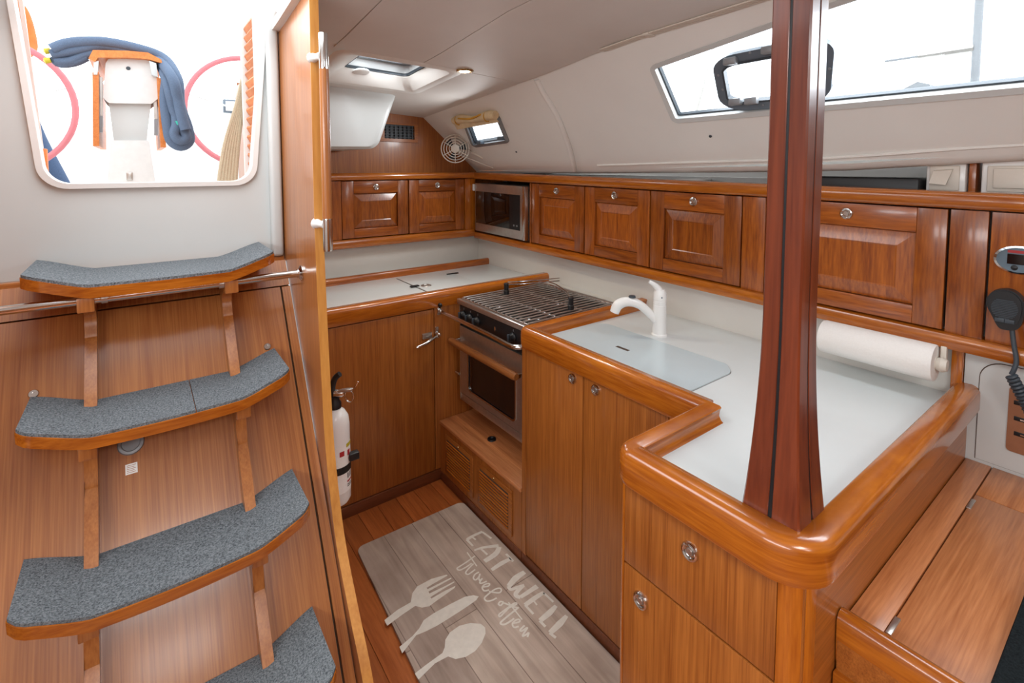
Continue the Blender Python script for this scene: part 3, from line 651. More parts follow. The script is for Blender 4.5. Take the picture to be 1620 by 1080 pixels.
# ------------------------------------------------------------------ person at the helm (head above the door's frame)
def person():
    px, py, g = -.80, 4.85, 1.25
    J = {'pel': (0, 0, .92, .135), 'wai': (0, 0, 1.06, .135), 'che': (0, 0, 1.26, .155), 'sho': (0, 0, 1.40, .12), 'nec': (0, 0, 1.48, .058), 'hea': (0, -.02, 1.58, .085), 'top': (0, -.01, 1.68, .075)}
    for s, k in ((-1, 'l'), (1, 'r')):
        J['hip'+k] = (s*.10, 0, .86, .11); J['kne'+k] = (s*.215, -.04, .48, .085); J['ank'+k] = (s*(.36 if s > 0 else .24), -.02, .10, .075); J['toe'+k] = (s*(.38 if s > 0 else .25), -.16, .045, .045)
        J['ush'+k] = (s*.185, 0, 1.38, .066); J['elb'+k] = (s*.235, -.05, 1.10, .052); J['wri'+k] = (s*.17, -.27, .98, .036); J['pal'+k] = (s*.15, -.34, .98, .036)
        for f in range(4): J['f%d%s' % (f, k)] = (s*(.12+.022*f), -.40, .985-.006*f, .0095); J['g%d%s' % (f, k)] = (s*(.115+.02*f), -.425, .955, .0085)
        J['th'+k] = (s*.105, -.345, 1.0, .011); J['tt'+k] = (s*.09, -.385, .985, .009)
    E_ = [('pel', 'wai'), ('wai', 'che'), ('che', 'sho'), ('sho', 'nec'), ('nec', 'hea'), ('hea', 'top')]
    for k in 'lr':
        E_ += [('pel', 'hip'+k), ('hip'+k, 'kne'+k), ('kne'+k, 'ank'+k), ('ank'+k, 'toe'+k), ('sho', 'ush'+k), ('ush'+k, 'elb'+k), ('elb'+k, 'wri'+k), ('wri'+k, 'pal'+k), ('pal'+k, 'th'+k), ('th'+k, 'tt'+k)]
        for f in range(4): E_ += [('pal'+k, 'f%d%s' % (f, k)), ('f%d%s' % (f, k), 'g%d%s' % (f, k))]
    ks = list(J); me = bpy.data.meshes.new('person_skin'); me.from_pydata([J[k][:3] for k in ks], [(ks.index(a), ks.index(b)) for a, b in E_], [])
    o = bpy.data.objects.new('person_skin', me); COL.objects.link(o)
    md = o.modifiers.new('s', 'SKIN'); md.use_smooth_shade = True
    for i, k in enumerate(ks):
        r = J[k][3]; sv = me.skin_vertices[0].data[i]; sv.radius = (r*1.15, r*.85) if k in ('pel', 'wai', 'che') else (r, r); sv.use_root = k == 'pel'
    o.modifiers.new('d', 'SUBSURF').levels = 2
    dg = bpy.context.evaluated_depsgraph_get(); m2 = bpy.data.meshes.new_from_object(o.evaluated_get(dg)); bpy.data.objects.remove(o)
    m2.materials.clear()
    for n in ('jeans', 'jacket', 'skin', 'hair', 'black'): m2.materials.append(M[n])
    for p in m2.polygons:
        c = p.center; p.use_smooth = True
        hand = c.y < -.285 and c.z > .85
        p.material_index = 2 if hand or c.z > 1.455 else 1 if c.z > .88 else 4 if c.z < .085 else 0
        if c.z > 1.63 or (c.z > 1.56 and c.y > .02): p.material_index = 3
    m2.name = 'person'; b = bpy.data.objects.new('person', m2); place(b, None, Vector((px, py, g)))
    b.rotation_euler.z = 0
    tag(b, 'person in orange jacket and blue jeans standing behind a steering wheel', 'person')
    def part(name, bm, mat): # facial features
        mm = bpy.data.meshes.new(name); bm.to_mesh(mm); bm.free(); mm.materials.append(M[mat]); q = bpy.data.objects.new(name, mm); q.parent = b; COL.objects.link(q)
    for s in (-1, 1):
        part('eye', lathe(B(), [(0, .008), (.008, .005), (.011, 0)], (s*.032, -.094, 1.60), (0, -1, 0), 10), 'whitep')
        part('ear', lathe(B(), [(0, .012), (.018, .008), (.024, 0)], (s*.080, -.01, 1.585), (s, 0, 0), 10), 'skin')
    part('nose', lathe(B(), [(0, .022), (.008, .016), (.013, 0)], (0, -.098, 1.575), (0, -1, -.3), 10), 'skin')
    part('mouth', box(B(), -.022, .022, -.098, -.090, 1.532, 1.540), 'red_tag')
    part('jacket_hem', lathe(B(), [(.150, 0), (.175, 0), (.178, .05), (.150, .05)], (0, 0, .87), (0, 0, 1), 24), 'jacket')
person()
# ------------------------------------------------------------------ galley base units
def ring_latch(parent, c, axis, r=.016):
    o = obj('ring_latch', lathe(B(), [(0, .0022), (r*.60, .0022), (r*.64, .0055), (r*.74, .0065), (r*.92, .0055), (r, .002), (r, 0)], c, axis, 28), 'chrome', parent, label='chrome ring latch')
    obj('push_button', lathe(B(), [(0, .0052), (r*.36, .0050), (r*.44, .0024), (r*.44, .002)], c, axis, 18), 'steel', o)
    return o
FX, FY = 1.148, 2.136          # galley front faces
# aft refrigerator cabinet
rc = thing('refrigerator_cabinet', (.8, FY, 0), 'veneer base cabinet with one wide latched door under the refrigerator worktop', 'cabinet')
bx('carcass', (.46, 1.84, FY+.018, 2.86, .05, .866), 'veneer_z', rc)
bx('door', (.50, 1.1185, FY, FY+.016, .056, .860), 'veneer_z', rc, .002)
bx('face_panel', (1.1225, 1.84, FY, FY+.016, .056, .866), 'veneer_z', rc, .001)
bx('baseboard', (.46, FX-.001, FY-.004, FY+.02, 0, .052), 'toe', rc, .002)
lt = thing('door_latch', (1.09, FY-.01, .72), 'chrome lever latch on the refrigerator cabinet door', 'latch')
lt.parent = rc; lt.location = Vector((1.09, FY-.01, .72))-ORG[rc.name]
ORG[lt.name] = Vector((1.09, FY-.01, .72))
for k in ('category', 'label'): del lt[k]
bx('latch_plate', (1.055, 1.105, FY-.010, FY, .725, .752), 'steel', lt, .002)
obj('lever', tube(B(), smooth_path([(1.125, FY-.022, .733), (1.095, FY-.03, .727), (1.06, FY-.036, .715), (1.012, FY-.03, .702)], 4), [.007]*4+[.0075]*4+[.007]*4+[.006], 10), 'chrome', lt)
obj('latch_keeper', lathe(B(), [(0, 0), (.011, 0), (.011, .028), (.006, .034), (0, .034)], (1.133, FY, .738), (0, -1, 0), 14), 'chrome', lt)
bx('keeper_plate', (1.124, 1.142, FY-.005, FY, .715, .772), 'chrome', lt, .002)
# aft worktop with its fiddles
FP_IN, FP_OUT = .045, -.006
def fiddle_prof(zlo=.866, ztop=.942, wi=.045, wo=-.008, ztab=.900):
    p = [(wo, zlo), (wo-.004, zlo+.012), (wo-.004, ztop-.028)]
    for k in range(1, 7): t = R(90*k/6); p.append((wo-.004+.020*(1-math.cos(t)), ztop-.022+.022*math.sin(t)))
    p += [(wi-.010, ztop-.001), (wi-.006, ztop-.005), (wi-.010, ztop-.014), (wi-.012, ztab+.014), (wi-.006, ztab+.004), (wi, ztab), (wi, zlo)]
    return p
aw = thing('worktop', (1.1, 2.5, .88), 'white worktop over the refrigerator with varnished teak fiddles', 'worktop')
bm = B(); box(bm, .432, 1.842, FY+.03, 2.868, .868, .900, .001); obj('slab', bm, 'counter', aw)
obj('fiddle', sweep(B(), [(1.874, FY+.002), (.432, FY+.002)][::-1], [(a, z) for a, z in fiddle_prof()]), 'trim_x', aw, smooth=50)
obj('shelf_fiddle', sweep(B(), [(.432, 2.735), (1.872, 2.735)], [(-.004, .900), (-.004, .925), (0, .934), (.008, .938), (.022, .938), (.03, .93), (.03, .900)]), 'mahog_x', aw, smooth=50)
a, b, c_, d = at(619, 437, Z=.9), at(677, 463, Z=.9), at(757, 447, Z=.9), at(706, 430, Z=.9)
xl, xr = (a.x+b.x)/2, (c_.x+d.x)/2
fr = thing('refrigerator_hatch', (xl, 2.45, .9), 'white lift-up refrigerator lid flush in the aft worktop', 'lid')
bx('lid_panel', (xl+.004, xr-.002, FY+.055, 2.69, .8995, .903), 'counter', fr, .001)
for xx in (xl+.001, xr): bx('lid_seam', (xx-.0015, xx+.0015, FY+.055, 2.69, .8995, .9012), 'seam', fr)
p = at(657, 453, Z=.903); bx('lid_latch', (p.x-.028, p.x+.020, p.y-.012, p.y+.012, .902, .909), 'black', fr, .002)
p = at(674, 451.5, Z=.903); obj('lift_ring', lathe(B(), [(0, .001), (.016, .001), (.018, .003), (.027, .003), (.029, 0)], (p.x, p.y, .903), (0, 0, 1), 24), 'steel', fr)
p = at(716, 433, Z=.903)
for s in (-1, 0, 1): bx('hinge_leaf', (p.x-.012+s*.026, p.x+.012+s*.026, p.y-.008, p.y+.008, .902, .908), 'black', fr, .002)
# stove recess base with louvred vents
sb = thing('low_vented_cabinet', (1.4, 1.8, 0), 'low veneer plinth with two louvred vents under the stove', 'cabinet')
bx('plinth', (FX+.014, 1.80, 1.480, FY-.002, .05, .284), 'veneer_y', sb)
bx('ledge', (FX-.006, 1.80, 1.480, FY-.001, .285, .301), 'bench_y', sb, .003)
bx('front_panel', (FX, FX+.013, 1.480, FY-.001, .045, .284), 'veneer_z', sb)
bx('baseboard', (FX-.003, FX+.016, 1.480, FY-.002, 0, .045), 'toe', sb, .002)
for y0, y1 in ((1.829, 2.077), (1.538, 1.789)):
    g = bx('louvre_vent', (FX-.006, FX, y0, y1, .068, .258), 'veneer_y', sb, .002)
    bx('vent_shade_sheet', (FX-.0066, FX-.002, y0+.022, y1-.022, .088, .238), 'seam', g)  # dark sheet: shade between the slats put into the colour
    for k in range(11):
        z = .090+.0135*k; obj('slat', prism(B(), [(FX-.0105, y0+.022, z), (FX-.0105, y0+.022, z+.0035), (FX-.0067, y0+.022, z+.0055), (FX-.0067, y0+.022, z+.002)], (0, y1-y0-.044, 0)), 'trim_y', g)
    obj('catch', lathe(B(), [(0, .004), (.004, .003), (.005, 0)], (FX-.006, (y0+y1)/2, .247), (-1, 0, 0), 10), 'brass', g)
p = at(778, 695, Z=.301); obj('drain_socket', lathe(B(), [(0, .001), (.011, .001), (.013, .006), (.019, .006), (.021, 0)], (p.x, p.y, .301), (0, 0, 1), 20), 'black', sb)
# niche side and back
struct('wall_stove_niche', box(B(), 1.80, 1.842, 1.505, FY-.001, .05, .90), 'splash')
# sink cabinet
sc = thing('sink_cabinet', (1.4, 1.1, 0), 'veneer sink cabinet with two tall ring-latched doors', 'cabinet')
bx('carcass', (FX+.018, 1.84, .725, 1.478, .05, .866), 'veneer_z', sc)
bx('end_stile', (FX, FX+.017, 1.455, 1.478, .045, .866), 'veneer_z', sc)
for y0, y1, yr in ((1.1525, 1.4535, 1.20), (.820, 1.1490, 1.094)):
    dd = bx('door', (FX, FX+.017, y0, y1, .05, .862), 'veneer_z', sc, .0015); ring_latch(dd, (FX, yr, .835), (-1, 0, 0), .018)
bx('filler', (FX, FX+.017, .725, .817, .05, .862), 'veneer_z', sc)
bx('baseboard', (FX-.002, FX+.02, .725, 1.478, 0, .045), 'toe', sc, .002)
# peninsula cabinet
PX, PY0, PY1 = .83, .333, .716
pc = thing('drawer_cabinet', (1.0, .52, 0), 'veneer peninsula cabinet with two ring-latched drawers and rounded corners', 'cabinet')
bx('carcass', (PX+.016, 1.84, PY0+.004, PY1-.006, .03, .866), 'veneer_z', pc)
for z0, z1, yr, zr in ((.680, .862, .537, .806), (.05, .675, .652, .622)):
    dd = bx('drawer', (PX, PX+.015, .374, .700, z0, z1), 'veneer_z', pc, .0015); ring_latch(dd, (PX, yr, zr), (-1, 0, 0), .0185)
def corner_post(cx, cy, a0, a1, r, sq):
    pts = [(cx+r*math.cos(R(a0+(a1-a0)*k/10)), cy+r*math.sin(R(a0+(a1-a0)*k/10))) for k in range(11)]+sq
    return prism(B(), [(a, b, .0) for a, b in pts], (0, 0, .866))
obj('corner_post', corner_post(PX+.038, PY0+.038, 180, 270, .038, [(PX+.05, PY0), (PX+.05, PY0+.0395), (PX, PY0+.0395)]), 'trim_z', pc, smooth=60)
obj('corner_post', corner_post(PX+.015, PY1-.015, 90, 180, .015, [(PX, PY1-.0155), (PX+.016, PY1-.0155), (PX+.016, PY1)]), 'trim_z', pc, smooth=60)
bx('side_panel', (PX+.05, 1.84, PY0, PY0+.004, .03, .866), 'veneer_x', pc)
# L-shaped worktop
sw = thing('worktop', (1.4, .9, .868), 'L-shaped white sink worktop with rounded teak fiddles', 'worktop')
bm = B(); prism(bm, [(a, b, .868) for a, b in ((PX+.01, PY0+.01), (1.842, PY0+.01), (1.842, 1.475), (FX+.01, 1.475), (FX+.01, PY1-.01), (PX+.01, PY1-.01))], (0, 0, .032)); obj('slab', bm, 'counter', sw)
pf = fiddle_prof()
obj('fiddle', sweep(B(), corner_path([(1.872, 1.482), (FX-.004, 1.482), (FX-.004, .708)], [.03]), pf), 'trim_xy', sw, smooth=50)
obj('fiddle', sweep(B(), corner_path([(1.165, PY1-.002), (PX-.008, PY1-.002), (PX-.008, PY0-.012), (1.845, PY0-.012)], [.035, .075], 10), pf), 'trim_xy', sw, smooth=50)
# sink lid
lp = fillet([(1.245, 1.428), (1.245, .822), (1.470, .822), (1.520, .865), (1.520, 1.385), (1.485, 1.428)], [.02, .02, .05, .03, .03, .03], 5)
sl = thing('sink_cover', (1.38, 1.12, .9), 'pale blue-white sink cover with a finger slot let into the worktop', 'cover')
obj('cover', prism(B(), [(a, b, .9002) for a, b in lp], (0, 0, .0038)), 'lid', sl)
cx0, cy0 = 1.385, 1.12
obj('cover_seam', prism(B(), [(cx0+(a-cx0)*1.011, cy0+(b-cy0)*1.006, .9001) for a, b in lp], (0, 0, .0008)), 'grey', sl)
p = at(985, 551, Z=.904); q = at(994, 549, Z=.904); dv = (q-p).normalized()
obj('finger_slot', prism(B(), [(p.x+a*.007, p.y+b*.028, .904) for a, b in ((-1, -1), (1, -1), (1, 1), (-1, 1))], (0, 0, .0004)), 'seam', sl)
# faucet
FXc = Vector((1.584, 1.18, .900))
fa = thing('faucet', FXc, 'white single-lever pull-out sink faucet', 'faucet')
def fp(px, py): return at(px, py, plane=(fw[0], fw[1], 0, fw[0]*FXc.x+fw[1]*FXc.y))
obj('body', lathe(B(), [(0, 0), (.030, 0), (.030, .006), (.026, .010), (.0245, .10), (.0245, .118), (.0235, .119), (.0235, .122), (.0245, .123), (.0245, .136), (.0235, .137), (.0235, .139), (.0245, .140), (.024, .165), (.018, .178), (0, .182)], FXc, (0, 0, 1), 28), 'whitep', fa)
pts = smooth_path([fp(1042, 512), fp(1030, 498), fp(1012, 482), fp(993, 477), fp(978, 482), fp(972, 494)], 5)
obj('spout', tube(B(), pts, [float(np.interp(k, [0, 10, 20, 26], [.015, .0165, .020, .017])) for k in range(len(pts))], 14), 'whitep', fa)
pts = smooth_path([fp(1046, 470), fp(1043, 460), fp(1036, 451), fp(1027, 445)], 4)
obj('lever', tube(B(), pts, [float(np.interp(k, [0, 6, 12], [.022, .013, .006])) for k in range(len(pts))], 12), 'whitep', fa)
p = fp(1000, 474.5); obj('spray_button', lathe(B(), [(0, .006), (.012, .006), (.014, 0)], p+Vector((0, 0, .011)), (0, 0, 1), 14), 'gasket', fa)
d = Vector((-fw[0], -fw[1], 0)); obj('badge', lathe(B(), [(0, .001), (.003, .001), (.003, 0)], FXc+Vector((0, 0, .152))+d*.0238, d, 10), 'gauge', fa)
# ------------------------------------------------------------------ gimballed stove
SX, SY0, SY1 = 1.232, 1.535, 2.081
st = thing('stove', (1.5, 1.81, .42), 'stainless gimballed stove and oven with wooden door handle', 'stove')
bx('body', (SX+.02, 1.742, SY0, SY1, .40, .882), 'steel', st, .003)
cp = bx('control_panel', (SX-.004, SX+.02, SY0+.004, SY1-.006, .786, .882), 'black', st, .003)
for py_, mk in ((2.035, 1), (1.975, 1), (1.913, 1), (1.640, 0)):
    k = obj('knob', lathe(B(), [(.021, 0), (.021, .006), (.017, .010), (.0155, .024), (0, .026)], (SX-.004, py_, .838), (-1, 0, 0), 20), 'black', cp)
    bx('knob_grip', (SX-.036, SX-.010, py_-.004, py_+.004, 0.821, .855), 'gasket', k, .002)
    obj('knob_mark', box(B(), SX-.0047, SX-.0040, py_-.002, py_+.002, 0.862, .871), 'portframel', k)
obj('igniter_mark', prism(B(), [(SX-.0045, 1.775+a*.006, 0.836+b*.014) for a, b in ((0, 1), (1, 0), (.3, -.3), (0, -1), (-.3, -.3), (-1, 0))], (.0005, 0, 0)), 'chrome', cp)
od = thing('oven_door', (SX, 1.81, .44), None, None); od.parent = st; od.location = Vector((SX, 1.81, .44))-ORG[st.name]
bm = B(); L0 = rrect(SY0+.003, SY1-.010, .448, .778, .006); L1 = rrect(1.625, 1.992, .485, .688, .022)
f3 = lambda L, xx: [(xx, a, b) for a, b in L]
obj('door_frame', loop_solid(B(), f3(L0, SX-.006), f3(L1, SX-.006), f3(L0, SX+.018), f3(L1, SX+.018)), 'steel', od, weld=True)
obj('glass', prism(B(), f3(L1, SX-.003), (.006, 0, 0)), 'ovenglass', od)
L2 = rrect(1.618, 1.999, .478, .695, .026); obj('glass_trim', loop_solid(B(), f3(L1, SX-.0085), f3(L2, SX-.0085), f3(L1, SX-.002), f3(L2, SX-.002)), 'chrome', od, weld=True)
obj('handle', tube(B(), [(SX-.052, SY1+.005, .708), (SX-.052, SY1-.01, .708), (SX-.052, SY0+.035, .708), (SX-.052, SY0+.02, .708)], [.013, .017, .017, .013], 14), 'handle_wood', od, label='wooden oven door handle')
for yy in (SY1-.008, SY0+.03): bx('handle_bracket', (SX-.052, SX-.005, yy-.006, yy+.006, .697, .715), 'chrome', od, .002)
for yy in (SY1-.004, SY0+.002): bx('side_rail', (SX-.004, SX+.03, yy-.004, yy+.004, .415, .882), 'chrome', st, .001)
bx('bottom_rail', (SX-.002, SX+.05, SY0-.002, SY1, .405, .442), 'steel', st, .003)
obj('hinge_pin', lathe(B(), [(0, 0), (.006, 0), (.006, .03), (0, .032)], (SX-.004, SY1+.003, .53), (0, 1, 0), 10), 'chrome', st)
obj('gimbal_bolt', box(B(), SX+.03, SX+.055, SY1, SY1+.03, .755, .785, .003), 'black', st)
bx('hob_top', (SX-.012, 1.745, SY0-.004, SY1+.002, .882, .892), 'darksteel', st, .004)
bx('front_lip', (SX-.016, SX+.004, SY0-.004, SY1+.002, .884, .908), 'steel', st, .004)
bx('back_lip', (1.725, 1.748, SY0-.004, SY1+.002, .884, .920), 'steel', st, .004)
for bxx, byy in ((1.37, 1.69), (1.37, 1.93), (1.60, 1.81)):
    bnr = obj('burner', lathe(B(), [(.055, 0), (.055, .006), (.036, .008), (.036, .014), (0, .016)], (bxx, byy, .892), (0, 0, 1), 24), 'darksteel', st)
    obj('burner_ring', lathe(B(), [(.060, 0), (.068, 0), (.066, .004), (.060, .003)], (bxx, byy, .892), (0, 0, 1), 24), 'chrome', bnr)
gd = thing('grate', (1.48, 1.81, .9), None, None); gd.parent = st; gd.location = Vector((1.48, 1.81, .9))-ORG[st.name]
for k in range(17):
    yy = SY0+.022+k*(SY1-SY0-.046)/16; obj('grate_bar', tube(B(), [(SX+.006, yy, .914), (1.722, yy, .914)], .0040, 8), 'steel', gd)
for xx in (SX+.008, 1.40, 1.56, 1.715): obj('cross_bar', tube(B(), [(xx, SY0+.008, .908), (xx, SY1-.012, .908)], .0045, 8), 'steel', gd)
# pan clamps
for px, py, pts in ((801, 461, [(803, 446), (826, 445), (850, 443), (885, 440)]), (903, 485, [(901, 470), (897, 462), (880, 450), (868, 446)])):
    p = at(px, py+4, Z=.9185); pcx = thing('pan_clamp', p, None, None); pcx.parent = st; pcx.location = p-ORG[st.name]
    obj('clamp_knob', lathe(B(), [(.014, 0), (.014, .018), (.0115, .020), (.0125, .052), (.010, .055), (0, .055)], p, (0, 0, 1), 14), 'black', pcx)
    obj('clamp_wire', tube(B(), smooth_path([at(a, b, Z=.945) for a, b in pts], 4), .0028, 8), 'chrome', pcx); obj('clamp_wire', tube(B(), smooth_path([at(a, b+4, Z=.935) for a, b in pts], 4), .0028, 8), 'chrome', pcx)
# safety bar across the stove
cb = thing('crash_bar', (1.17, 1.8, .84), 'chrome safety bar fixed in front of the stove', 'rail')
pts = smooth_path([(1.155, FY-.004, .846), (1.150, 2.11, .846), (1.148, 2.08, .846), (1.148, 1.9, .848), (1.148, 1.7, .848), (1.142, 1.56, .848), (1.148, 1.515, .850), (1.180, 1.492, .852), (1.215, 1.486, .852)], 5)
obj('bar', tube(B(), pts, .0095, 12), 'chrome', cb)
bx('bar_bracket', (1.136, 1.156, FY-.006, FY-.0005, .828, .892), 'chrome', cb, .003)
obj('bar_catch', lathe(B(), [(0, 0), (.010, 0), (.010, .014), (.006, .02), (0, .02)], (1.146, FY-.006, .878), (0, -1, 0), 12), 'black', cb)
# ------------------------------------------------------------------ upper lockers
SHR = .0115
def shear(bm):
    for v in bm.verts: v.co.z += SHR*(v.co.y-2.85)
    return bm
def locker(face, u0, u1, z0, z1, label, latch_u, latch_z, sheared, mat='mahog'):
    """face 'x': door in the plane x=LX, u runs along y; face 'y': door in the plane y=LY, u runs along x"""
    LX, LY = 1.802, 2.832
    def mp(u, z, d): return (LX+d, u, z) if face == 'x' else (u, LY+d, z)
    fix = shear if sheared else (lambda b: b)
    g = 'y' if face == 'x' else 'x'
    c = Vector(mp((u0+u1)/2, z0, 0))
    if sheared: c.z += SHR*(c.y-2.85)
    t = thing('locker', c, label, 'locker', 'raised-panel galley lockers')
    def bxx(name, a0, a1, b0, b1, d0, d1, m, bev=.0015):
        p, q = mp(a0, b0, d0), mp(a1, b1, d1); bm = B()
        box(bm, min(p[0], q[0]), max(p[0], q[0]), min(p[1], q[1]), max(p[1], q[1]), b0, b1, bev); return obj(name, fix(bm), m, t)
    bxx('carcass', u0+.002, u1-.002, z0+.002, z1-.002, .02, .055 if face == 'y' else .25, 'seam', 0)
    sw_, tr, br = min(.07, .17*(u1-u0)), .072, .052
    bxx('stile', u0+.0015, u0+sw_, z0, z1, 0, .02, mat+'_z'); bxx('stile', u1-sw_, u1-.0015, z0, z1, 0, .02, mat+'_z')
    bxx('rail', u0+sw_+.0005, u1-sw_-.0005, z1-tr, z1, 0.0003, .02, mat+'_'+g); bxx('rail', u0+sw_+.0005, u1-sw_-.0005, z0, z0+br, 0.0003, .02, mat+'_'+g)
    a0, a1, b0, b1 = u0+sw_+.002, u1-sw_-.002, z0+br+.002, z1-tr-.002; i1, i2 = .006, .042
    Q = lambda k, d: [mp(a0+k, b0+k, d), mp(a1-k, b0+k, d), mp(a1-k, b1-k, d), mp(a0+k, b1-k, d)]
    bm = B(); ring(bm, Q(0, .012), Q(i1, .010)); ring(bm, Q(i1, .010), Q(i2, .000)); ring(bm, Q(i2, .000), Q(i2+.004, .002)); bm.faces.new([bm.verts.new(p) for p in Q(i2+.004, .002)]); ring(bm, Q(0, .012), Q(0, .019)); bm.faces.new([bm.verts.new(p) for p in Q(0, .019)][::-1])
    obj('raised_panel', fix(bm), mat+'_z', t, weld=True, smooth=10)
    lc = mp(latch_u, latch_z+(SHR*(latch_u-2.85) if sheared else 0), 0)
    ring_latch(t, lc, (-1, 0, 0) if face == 'x' else (0, -1, 0), .019)
    return t
locker('x', 1.8105, 2.237, 1.117, 1.457, 'raised-panel mahogany locker beside the microwave', 2.02, 1.424, True)
locker('x', 1.4055, 1.8065, 1.117, 1.457, 'raised-panel mahogany locker between two others over the stove', 1.609, 1.424, True)
locker('x', .985, 1.4015, 1.117, 1.457, 'raised-panel mahogany locker over the faucet beside a plain panel', 1.188, 1.424, True)
locker('x', .390, .893, 1.117, 1.457, 'wide raised-panel mahogany locker over the paper towel roll', .640, 1.424, True)
locker('y', .913, 1.319, 1.135, 1.462, 'raised-panel mahogany locker above the refrigerator worktop, next to a plain filler panel', 1.115, 1.425, False)
locker('y', 1.323, 1.718, 1.133, 1.462, 'raised-panel mahogany locker above the refrigerator worktop, beside the corner post', 1.518, 1.427, False)
lf = thing('locker_trim', (1.8, 1.5, 1.07), 'varnished mahogany rails and plain panels framing the outboard lockers', 'trim')
def rail_prof(z0, z1, d=.016): # inboard rounded
    return [(-.004, z0), (-.004-d*.7, z0+.002), (-.004-d, z0+.010), (-.004-d, z1-.014), (-.004-d*.6, z1-.003), (0, z1), (.045, z1), (.045, z0)]
obj('top_rail', shear(sweep(B(), [(1.802, -.45), (1.802, 2.826)][::-1], rail_prof(1.461, 1.508))), 'trim_y', lf, smooth=50)
obj('bottom_rail', shear(sweep(B(), [(1.802, -.45), (1.802, 2.826)][::-1], rail_prof(1.068, 1.112, .012))), 'trim_y', lf, smooth=50)
for y0, y1 in ((.896, .982), (.306, .386), (-.40, .302)): obj('plain_panel', shear(box(B(), 1.802, 1.822, y0+.001, y1-.001, 1.1125, 1.458, .001)), 'mahog_z', lf)
obj('microwave_post', shear(box(B(), 1.802, 1.822, 2.240, 2.252, 1.1125, 1.458, .001)), 'mahog_z', lf)
af = thing('locker_trim', (1.3, 2.83, 1.08), 'varnished mahogany rails and filler framing the aft lockers', 'trim')
sgn = lambda pr: [(-a, z) for a, z in pr]
obj('top_rail', sweep(B(), [(.435, 2.832), (1.795, 2.832)], [(a, z) for a, z in rail_prof(1.467, 1.508)]), 'trim_x', af, smooth=50)
obj('bottom_rail', sweep(B(), [(.435, 2.832), (1.785, 2.832)], [(a, z) for a, z in rail_prof(1.080, 1.130, .012)]), 'trim_x', af, smooth=50)
bx('filler_panel', (.435, .911, 2.832, 2.85, 1.132, 1.464), 'mahog_z', af)
bx('corner_post', (1.722, 1.800, 2.828, 2.85, 1.115, 1.464), 'trim_z', af, .002)
# microwave niche and microwave
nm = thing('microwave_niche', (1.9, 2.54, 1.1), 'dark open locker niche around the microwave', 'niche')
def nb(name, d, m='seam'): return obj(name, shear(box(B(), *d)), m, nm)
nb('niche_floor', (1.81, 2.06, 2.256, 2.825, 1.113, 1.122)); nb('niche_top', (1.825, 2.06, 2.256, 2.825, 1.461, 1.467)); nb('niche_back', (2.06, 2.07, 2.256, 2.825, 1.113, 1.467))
mw = thing('microwave', (1.9, 2.54, 1.13), 'compact stainless microwave with black glass door in the locker corner', 'microwave')
m0, m1, mz0, mz1 = 2.262, 2.800, 1.124, 1.437
mb = lambda n, d, m, bev=.002, par=None: obj(n, shear(box(B(), *d, bev)), m, par or mw)
mb('body', (1.800, 2.05, m0, m1, mz0, mz1), 'steel', .004)
md_ = mb('door', (1.778, 1.799, m0+.002, m1-.002, mz0, mz1), 'steel', .003)
mb('door_glass', (1.7765, 1.780, m0+.048, m1-.014, mz0+.052, mz1-.052), 'blackg', .001, md_)
mb('control_strip', (1.7755, 1.778, m0+.050, m0+.150, mz0+.054, mz1-.054), 'black', .0005, md_)
mb('handle_edge', (1.770, 1.800, m0-.004, m0+.020, mz0, mz1), 'chrome', .003, md_)
for k in (0, 1): obj('dial_mark', shear(lathe(B(), [(0, .001), (.006, .001), (.006, 0)], (1.7755, m0+.075+.03*k, mz0+.078), (-1, 0, 0), 12)), 'portframel', md_)
obj('niche_hook', shear(box(B(), 1.772, 1.786, 2.806, 2.822, 1.385, 1.43, .004)), 'whitep', mw)
# shelf clutter above the lockers
dish = obj('dish', lathe(B(), [(0, 0), (.05, 0), (.075, .040), (.078, .044), (.05, .008), (0, .006)], (1.93, 1.28, 1.4485), (0, 0, 1), 28), 'whitep', None, 'white shallow dish lying on the shelf above the lockers', 'dish')
bx('black_case', (1.875, 2.02, .478, .93, 1.4445, 1.512), 'black', None, .008, label='flat black case lying on the shelf behind the post', cat='case')
cl = B(); box(cl, 1.87, 1.98, 2.30, 2.72, 1.465, 1.515, .02, 3); obj('folded_cloth', cl, 'gasket', None, 'dark folded cloth lying on the shelf above the microwave', 'cloth')
for px0, px1, lab in ((1464, 1527, 'white switch housing with tilted flap above the wide locker'), (1551, 1660, 'white switch housing with framed cover above the radio panel')):
    a, b = at(px0, 297, X=1.90), at(px1, 297, X=1.90)
    hb = thing('switch_housing', (1.92, (a.y+b.y)/2, 1.4385), lab, 'housing')
    bx('housing', (1.90, 1.99, b.y, a.y, 1.4385, 1.570), 'whitep', hb, .006)
    w = a.y-b.y; bx('bezel', (1.894, 1.900, b.y+.14*w, a.y-.10*w, 1.478, 1.550), 'creamp', hb, .003)
    if px0 < 1500:
        bm = B(); prism(bm, [(1.885, b.y+.30*w, 1.538), (1.885, a.y-.22*w, 1.534), (1.872, a.y-.16*w, 1.498), (1.872, b.y+.42*w, 1.494)], (.012, 0, .004)); obj('flap', bm, 'creamp', hb)
    else: bx('cover', (1.888, 1.8945, b.y+.22*w, a.y-.20*w, 1.488, 1.543), 'creamp', hb, .003)
p = at(1540, 285, X=1.92); bx('shelf_divider', (1.905, 2.05, p.y-.008, p.y+.008, 1.4385, 1.575), 'mahog_z', None, .002, label='upright wooden divider between the two white switch housings', cat='divider')
